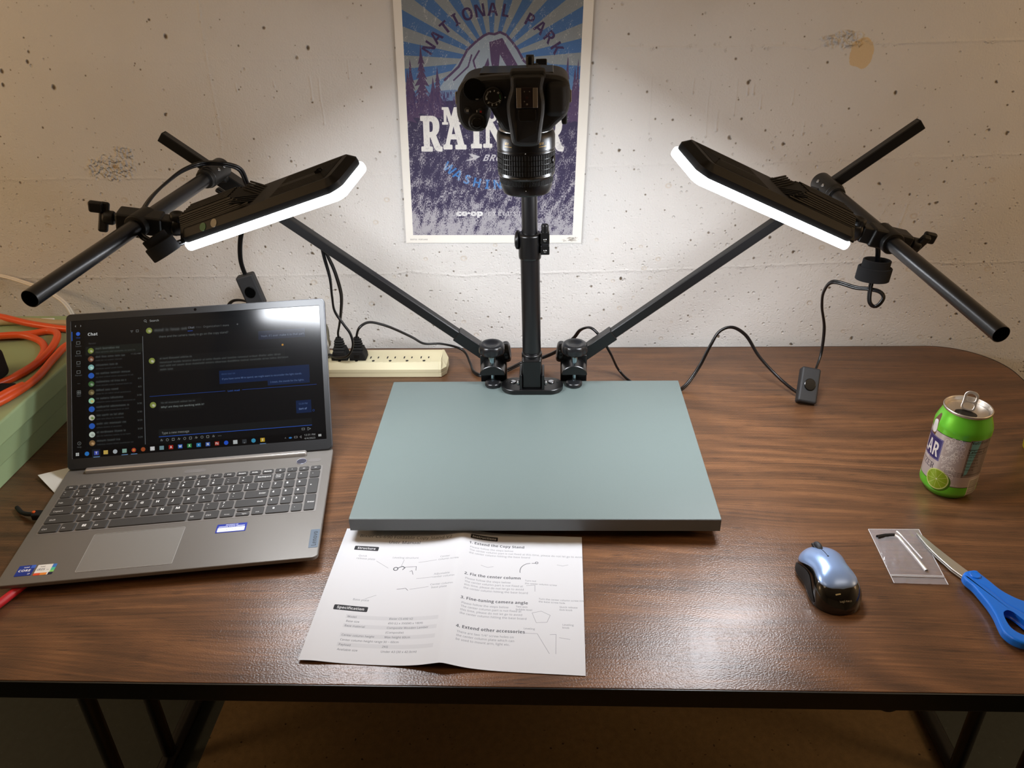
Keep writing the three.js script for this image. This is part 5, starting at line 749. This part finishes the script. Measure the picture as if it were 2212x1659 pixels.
// ---------- mouse ----------
{
  const t = thing('computer_mouse', 'small cordless mouse with pale blue top shell and glossy black sides', 'mouse', V(0.311, 0, -0.684), 0.12);
  // skin of the mouse: a runs from the front (-1) to the rear (1), b across (-1 left, 1 right)
  const HL = 0.0448, half = (a) => { const s = 1 - Math.abs(a) ** 3.4; return 0.0285 * Math.sqrt(Math.max(s, 0)) * (1 - 0.12 * Math.exp(-(((a + 0.05) / 0.35) ** 2)) + 0.02 * a); }, top = (a) => 0.0335 * Math.pow(Math.max(1 - Math.abs((a - 0.12) / (a < 0.12 ? 1.28 : 0.92)) ** (a < 0.12 ? 2.6 : 2.15), 0), a < 0.12 ? 0.62 : 0.7);
  const skin = (a, b, off = 0) => { const th = b * Math.PI / 2, hw = half(a), h = Math.max(top(a), 0.0012), sx = Math.sign(Math.sin(th)) * Math.abs(Math.sin(th)) ** 0.72, cy = Math.abs(Math.cos(th)) ** 0.78; return P3((hw + off) * sx, 0.0015 + (h + off) * cy, HL * a + off * a); };
  const aa = (v) => { const q = v * 2 - 1; return Math.sin(q * Math.PI / 2); };
  part('body', sheet(64, 64, (u, v) => skin(aa(v), u * 2 - 1)), mat(0x060606, 0.12, 0, { clearcoat: 1, clearcoatRoughness: 0.05 }), t, 'glossy black body');
  part('underside', (() => { const pts = []; for (let i = 0; i < 60; i++) { const a = Math.cos(i / 60 * Math.PI * 2); pts.push([Math.sign(Math.sin(i / 60 * 6.2832)) * half(a) * 0.98, a * HL * 0.98]); } return slab(shapeOf(pts), 0.0022, 0, 1); })(), M.blackPlastic, t);
  const edge = (v) => lerp(0.74, 0.5, smoothstep(v, 0.12, 0.62)) * Math.sqrt(Math.max(1 - clamp((v - 0.74) / 0.26, 0, 1) ** 2.6, 0.0001));
  const shellMat = mat(0x8ea9d6, 0.3, 0.45, { clearcoat: 0.5, clearcoatRoughness: 0.2 });
  part('top_shell', sheet(48, 56, (u, v) => { const a = lerp(-0.985, 0.7, v), b = (u * 2 - 1) * edge(v); return skin(a, b, 0.0007 * Math.sqrt(clamp(1 - Math.abs(u * 2 - 1) ** 8, 0, 1)) * Math.sqrt(clamp((1 - v) * 14, 0, 1))); }), shellMat, t, 'pale blue metallic top shell');
  for (const s of [-1, 1]) part('side_grip', sheet(16, 32, (u, v) => { const a = lerp(-0.8, 0.6, v), q = Math.sin(v * Math.PI) ** 0.6, b = s * lerp(0.97, lerp(0.97, 0.69, q), u); return skin(a, b, 0.0006); }), mat(0x1b1c1e, 0.7), t, 'matt dark side grip');
  part('seam', tube([-0.62, -0.5, -0.38, -0.24].map((a) => skin(a, 0, 0.0007)), 0.0004, 20, 6), mat(0x1a2030, 0.5), t);
  part('seam_end', new THREE.SphereGeometry(0.0011, 12, 8).translate(...skin(-0.23, 0, 0.0004).toArray()), mat(0x0d1018, 0.4), t);
  const wheel = new THREE.TorusGeometry(0.0078, 0.0032, 14, 40).rotateY(Math.PI / 2), c = skin(-0.74, 0, 0);
  part('scroll_wheel', wheel.translate(0, c.y - 0.0045, c.z), mat(0x26282b, 0.6), t);
  part('wheel_slot', (() => { const g = box(0.0085, 0.004, 0.02, 0.0018, 3); return g.translate(0, c.y - 0.0012, c.z); })(), mat(0x08090a, 0.4), t);
  const logo = canvasTex(256, 96, (g) => { g.clearRect(0, 0, 256, 96); g.fillStyle = '#070707'; g.fillRect(0, 0, 256, 96); g.fillStyle = '#c9c2ac'; g.font = '58px sans-serif'; g.textAlign = 'center'; g.fillText('logitech', 128, 62); });
  part('lettering', sheet(16, 8, (u, v) => skin(lerp(0.925, 0.865, v), lerp(-0.2, 0.24, u), 0.0003)), mat(0xffffff, 0.15, 0, { map: logo, clearcoat: 1 }), t, 'small silver lettering');
  part('status_light', sheet(6, 4, (u, v) => skin(lerp(0.79, 0.768, v), lerp(-0.2, -0.06, u), 0.0004)), mat(0xb9a878, 0.3), t);
}

// ---------- zip bag with two hex keys ----------
{
  const t = thing('zip_bag', 'small clear plastic zip bag lying flat beside the scissors', 'bag', V(0.418, 0, -0.735));
  const q = [P3(0.386, 0, -0.689), P3(0.444, 0, -0.687), P3(0.45, 0, -0.782), P3(0.39, 0, -0.782)];
  const at = (u, v) => q[0].clone().lerp(q[1], u).lerp(q[3].clone().lerp(q[2], u), v);
  const hump = (u, v) => 0.0042 * Math.sin(Math.PI * clamp(u, 0, 1)) ** 0.6 * Math.sin(Math.PI * clamp((v - 0.12) / 0.88, 0, 1)) ** 0.7 * (v > 0.12 ? 1 : 0) + 0.0007 * noise(u * 7, v * 9) + 0.0004 * noise(u * 19 + 5, v * 23);
  const film = mat(0xf4f2f8, 0.2, 0, { transmission: 0.8, thickness: 0, ior: 1.5, specularIntensity: 1, side: THREE.DoubleSide });
  partW('plastic_film', sheet(40, 60, (u, v) => { const p = at(u, v); p.y = T + 0.0014 + Math.max(0, hump(u, v)); return p; }), film, t, 'crinkled clear film');
  partW('zip_ridge', merge([0.115, 0.135].map((v) => tube([at(0.005, v), at(0.35, v), at(0.65, v), at(0.995, v)].map((p) => { p.y = T + 0.0022; return p; }), 0.0006, 20, 6))), mat(0xf0f0f2, 0.3, 0, { transmission: 0.35, thickness: 0 }), t);
  partW('welded_edge', merge([[0, 0, 0, 1], [1, 0, 1, 1], [0, 1, 1, 1]].map(([a, b, c, d]) => tube([at(a, b), at((a + c) / 2, (b + d) / 2), at(c, d)].map((p) => { p.y = T + 0.0016; return p; }), 0.0004, 20, 6))), mat(0xf4f4f6, 0.35, 0, { transmission: 0.3, thickness: 0 }), t);
  const key = (label, long, short, r) => { const k = thing('hex_key', label, 'hex key', long[0].clone()); partW('long_arm', tube(long, r, 40, 6), mat(0xe6e4de, 0.4, 0.5), k, 'bright long arm'); if (short) partW('short_arm', tube(short, r * 1.15, 20, 6), mat(0x2b2b2e, 0.4, 0.6), k, 'dark short arm'); };
  key('thicker L-shaped hex key with a dark short arm, inside the clear zip bag', [V(0.4155, 0.0036, -0.7685), V(0.4185, 0.0036, -0.765), V(0.42, 0.0036, -0.757), V(0.428, 0.0036, -0.707)], [V(0.394, 0.0036, -0.765), V(0.405, 0.0036, -0.768), V(0.4158, 0.0036, -0.7688)], 0.0021);
  key('thinner hex key lying beside the thicker one inside the clear zip bag', [V(0.421, 0.0034, -0.776), V(0.4225, 0.0034, -0.7725), V(0.4235, 0.0034, -0.768), V(0.427, 0.0034, -0.75), V(0.4315, 0.0034, -0.727)], null, 0.0012);
}

// ---------- scissors ----------
{
  const t = thing('scissors', 'scissors with bright blue plastic handles at the right edge of the table', 'scissors', V(0.47, 0, -0.68));
  const blue = mat(0x0c76ea, 0.34, 0, { clearcoat: 0.25, clearcoatRoughness: 0.2 });
  const blade = [[0.4417, -0.7715], [0.4471, -0.7654], [0.4544, -0.7454], [0.4631, -0.7244], [0.4728, -0.7032], [0.4775, -0.6908], [0.4654, -0.6906], [0.4617, -0.6959], [0.4558, -0.7076], [0.4488, -0.729], [0.4441, -0.7483], [0.4419, -0.7653]];
  partW('blade', slab(shapeOf(blade), 0.0022, 0.0006, 1).translate(0, T + 0.004, 0), mat(0xd6d4ce, 0.36, 0.9), t, 'upper steel blade');
  partW('blade', slab(shapeOf(blade.map(([x, z]) => [x * 0.985 + 0.0065, z * 0.99 - 0.0065])), 0.002, 0.0005, 1).translate(0, T + 0.0018, 0), mat(0xa9a7a2, 0.28, 1), t, 'lower steel blade');
  const up = [[0.4626, -0.6964], [0.4785, -0.7007], [0.4805, -0.6957], [0.4855, -0.6835], [0.4909, -0.6698], [0.4996, -0.659], [0.5074, -0.6533], [0.5173, -0.6462], [0.5241, -0.6359], [0.5217, -0.6204], [0.5137, -0.6111], [0.5062, -0.6179], [0.4968, -0.6324], [0.4854, -0.6466], [0.4797, -0.6613], [0.4747, -0.673], [0.4661, -0.6789]];
  const upHole = [[0.5085, -0.6395], [0.5142, -0.6362], [0.516, -0.6262], [0.5122, -0.62], [0.506, -0.6285]];
  partW('handle', slab(shapeOf(smooth(up, 4), [smooth(upHole, 4).reverse()]), 0.0095, 0.003, 3).translate(0, T + 0.002, 0), blue, t, 'upper blue handle');
  const lo = [[0.4588, -0.6911], [0.4577, -0.684], [0.4616, -0.6728], [0.4633, -0.661], [0.4649, -0.6447], [0.4645, -0.6304], [0.4623, -0.6165], [0.4618, -0.6074], [0.4652, -0.5986], [0.4696, -0.5943], [0.476, -0.5915], [0.4886, -0.5932], [0.5009, -0.6021], [0.5058, -0.6156], [0.5006, -0.6237], [0.4952, -0.6329], [0.4848, -0.6464], [0.4791, -0.6611], [0.4741, -0.6728], [0.4673, -0.6815], [0.4639, -0.6885]];
  const hole = [[0.4718, -0.6346], [0.4801, -0.6392], [0.4854, -0.6364], [0.4897, -0.6284], [0.4928, -0.6207], [0.4965, -0.6109], [0.4927, -0.6024], [0.4803, -0.599], [0.4741, -0.6022], [0.4693, -0.6091], [0.468, -0.6166]];
  partW('handle', slab(shapeOf(smooth(lo, 4), [smooth(hole, 4).reverse()]), 0.0105, 0.0028, 3).translate(0, T + 0.0035, 0), blue, t, 'lower blue handle');
  partW('pivot_cap', rodTo([[0, 0.0006], [0.004, 0.0004], [0.0052, 0.0012], [0.0058, 0], [0.0058, -0.001], [0, -0.001]], V(0.4728, 0.0118, -0.6915), UP), blue, t);
}

// ---------- things at the left ----------
{
  const t = thing('tool_case', 'pale green lidded case under the orange cord at the left', 'case', V(-0.95, 0, -1.04));
  const green = mat(0x9db488, 0.5), x1 = -0.741, x0 = -1.04, z1 = -0.72, z0 = -1.226;
  const tray = (i, y0, y1, b) => slab(rrect(x0 + i, z0 + i, x1 - i, z1 - i, 0.012), y1 - y0, b, 3).translate(0, T + y0, 0);
  partW('lower_tray', tray(0, 0.0, 0.031, 0.0015), green, t, 'lower half of the green case');
  partW('rim', tray(-0.006, 0.031, 0.058, 0.0015), mat(0x94aa80, 0.5), t, 'middle rim');
  partW('lid', merge([tray(-0.0125, 0.0585, 0.0885, 0.003)]), green, t, 'raised green lid');
  const oc = thing('extension_cord', 'bright orange extension cord coiled on the green case', 'cord', V(-0.85, 0.0885, -1.1));
  const r = 0.0056, Y = 0.0943, o = (l) => tube(l.map(([x, z, k = 0]) => V(x, Y + k, z)), r, 120, 12);
  partW('cable', merge([
    o([[-1.02, -1.2, 0.004], [-0.96, -1.212, 0.004], [-0.925, -1.206, 0.008], [-0.853, -1.183, 0.004], [-0.786, -1.17], [-0.74, -1.165], [-0.735, -1.14], [-0.75, -1.105, 0.002], [-0.75, -1.067], [-0.741, -1.0], [-0.746, -0.957], [-0.757, -0.925], [-0.8, -0.85], [-0.88, -0.8]]),
    o([[-1.0, -1.13], [-0.93, -1.14], [-0.881, -1.144], [-0.839, -1.152], [-0.812, -1.163], [-0.788, -1.146, 0.003], [-0.77, -1.1, 0.003], [-0.767, -1.05], [-0.778, -0.999], [-0.82, -0.95], [-0.9, -0.92]]),
    o([[-1.0, -1.1, 0.001], [-0.93, -1.122, 0.006], [-0.876, -1.13, 0.007], [-0.841, -1.139, 0.004], [-0.809, -1.128], [-0.784, -1.1], [-0.772, -1.07], [-0.768, -1.045], [-0.776, -1.005]]),
    o([[-0.744, -0.975, 0.003], [-0.752, -0.95, 0.005], [-0.765, -0.915, 0.004], [-0.8, -0.868, 0.001], [-0.87, -0.82]])]), mat(0xe8551c, 0.38, 0, { clearcoat: 0.2, clearcoatRoughness: 0.3 }), oc);
  const tan = thing('rubber_hose', 'thick tan cable along the back of the green case', 'cable', V(-0.86, 0.0885, -1.21));
  partW('cable', tube([V(-1.03, 0.0948, -1.165), V(-0.95, 0.0952, -1.19), V(-0.9, 0.0952, -1.2), V(-0.862, 0.0952, -1.2), V(-0.82, 0.0952, -1.192), V(-0.75, 0.0952, -1.188)], 0.0062, 60, 12), mat(0xb9a47c, 0.5), tan);
  const wc = thing('white_cable', 'thin white cable drooping down the concrete wall at far left', 'cable', V(-0.88, 0.12, -1.28));
  partW('cable', zipCord([V(-1.06, 0.16, -1.285), V(-1.0, 0.151, -1.285), V(-0.95, 0.144, -1.285), V(-0.908, 0.133, -1.28), V(-0.862, 0.122, -1.265), V(-0.832, 0.105, -1.255), V(-0.822, 0.088, -1.25), V(-0.818, 0.05, -1.25), V(-0.815, 0.005, -1.252)], 0.0021, 60), mat(0xe4ddd0, 0.45), wc);
  const wt = thing('white_tag', 'small white connector resting behind the orange cord on the green case', 'connector', V(-0.86, 0.0885, -1.203));
  partW('connector_body', boxAt(-0.838, 0.0932 + T, -1.203, 0.024, 0.009, 0.012, 0.002), mat(0xe8e4da, 0.5), wt);
  const pouch = thing('black_pouch', 'dark fabric pouch on the green case at the left picture edge', 'pouch', V(-0.83, 0.0885, -0.99));
  partW('pouch_body', merge([boxAt(-0.835, 0.112 + T, -0.985, 0.085, 0.046, 0.085, 0.01, 4), boxAt(-0.785, 0.0925 + T, -0.955, 0.05, 0.008, 0.06, 0.003, 3)]), mat(0x1d1815, 0.9, 0, { bumpMap: fine, bumpScale: 0.0006 }), pouch);
  const sp = thing('paper_scrap', 'white paper corner sticking out from under the left side of the laptop', 'paper', V(-0.66, 0, -0.88));
  partW('paper_sheet', (() => { const g = slab(shapeOf([[-0.7005, -0.884], [-0.664, -0.912], [-0.58, -0.87], [-0.615, -0.82], [-0.655, -0.846]]), 0.0008, 0, 1).translate(0, T + 0.0004, 0), p = g.attributes.position; for (let i = 0; i < p.count; i++) p.setY(i, p.getY(i) + (p.getX(i) < -0.66 ? (-0.66 - p.getX(i)) * 0.12 : 0)); return g; })(), mat(0xeeece6, 0.75), sp);
  const pl = thing('cable_plug', 'small black cable plug with an orange mark at the left side of the laptop', 'plug', V(-0.645, 0, -0.795));
  partW('plug_body', merge([boxAt(-0.643, 0.0085 + T, -0.793, 0.022, 0.009, 0.012, 0.002), tube([V(-0.654, 0.008, -0.795), V(-0.672, 0.006, -0.8), V(-0.69, 0.0035, -0.815)], 0.0028, 20, 8)]), M.blackRubber, pl);
  partW('orange_mark', boxAt(-0.652, 0.0135 + T, -0.793, 0.003, 0.002, 0.004, 0.0005), mat(0xe05a1a, 0.4), pl);
  const red = thing('red_strap', 'red strap end poking out below the front left corner of the laptop', 'strap', V(-0.605, 0, -0.645));
  partW('strap_end', tube([V(-0.585, 0.005, -0.705), V(-0.597, 0.0055, -0.668), V(-0.606, 0.006, -0.64), V(-0.618, 0.006, -0.61), V(-0.63, 0.006, -0.585)], 0.0048, 40, 12), mat(0xc4202a, 0.45), red);
  const cup = thing('yellow_cup', 'yellow translucent plastic cup cut off by the right picture edge', 'cup', V(0.69, 0, -0.955));
  part('cup_wall', lathe([[0.0, 0.003], [0.022, 0.003], [0.0235, 0.0005], [0.0262, 0.0], [0.0275, 0.003], [0.0312, 0.062], [0.0318, 0.064], [0.031, 0.0645], [0.0302, 0.063], [0.0262, 0.005], [0, 0.0045]], 56), mat(0xc7b11e, 0.25, 0, { transmission: 0.35, thickness: 0 }), cup);
}
renderer.render(scene, camera);
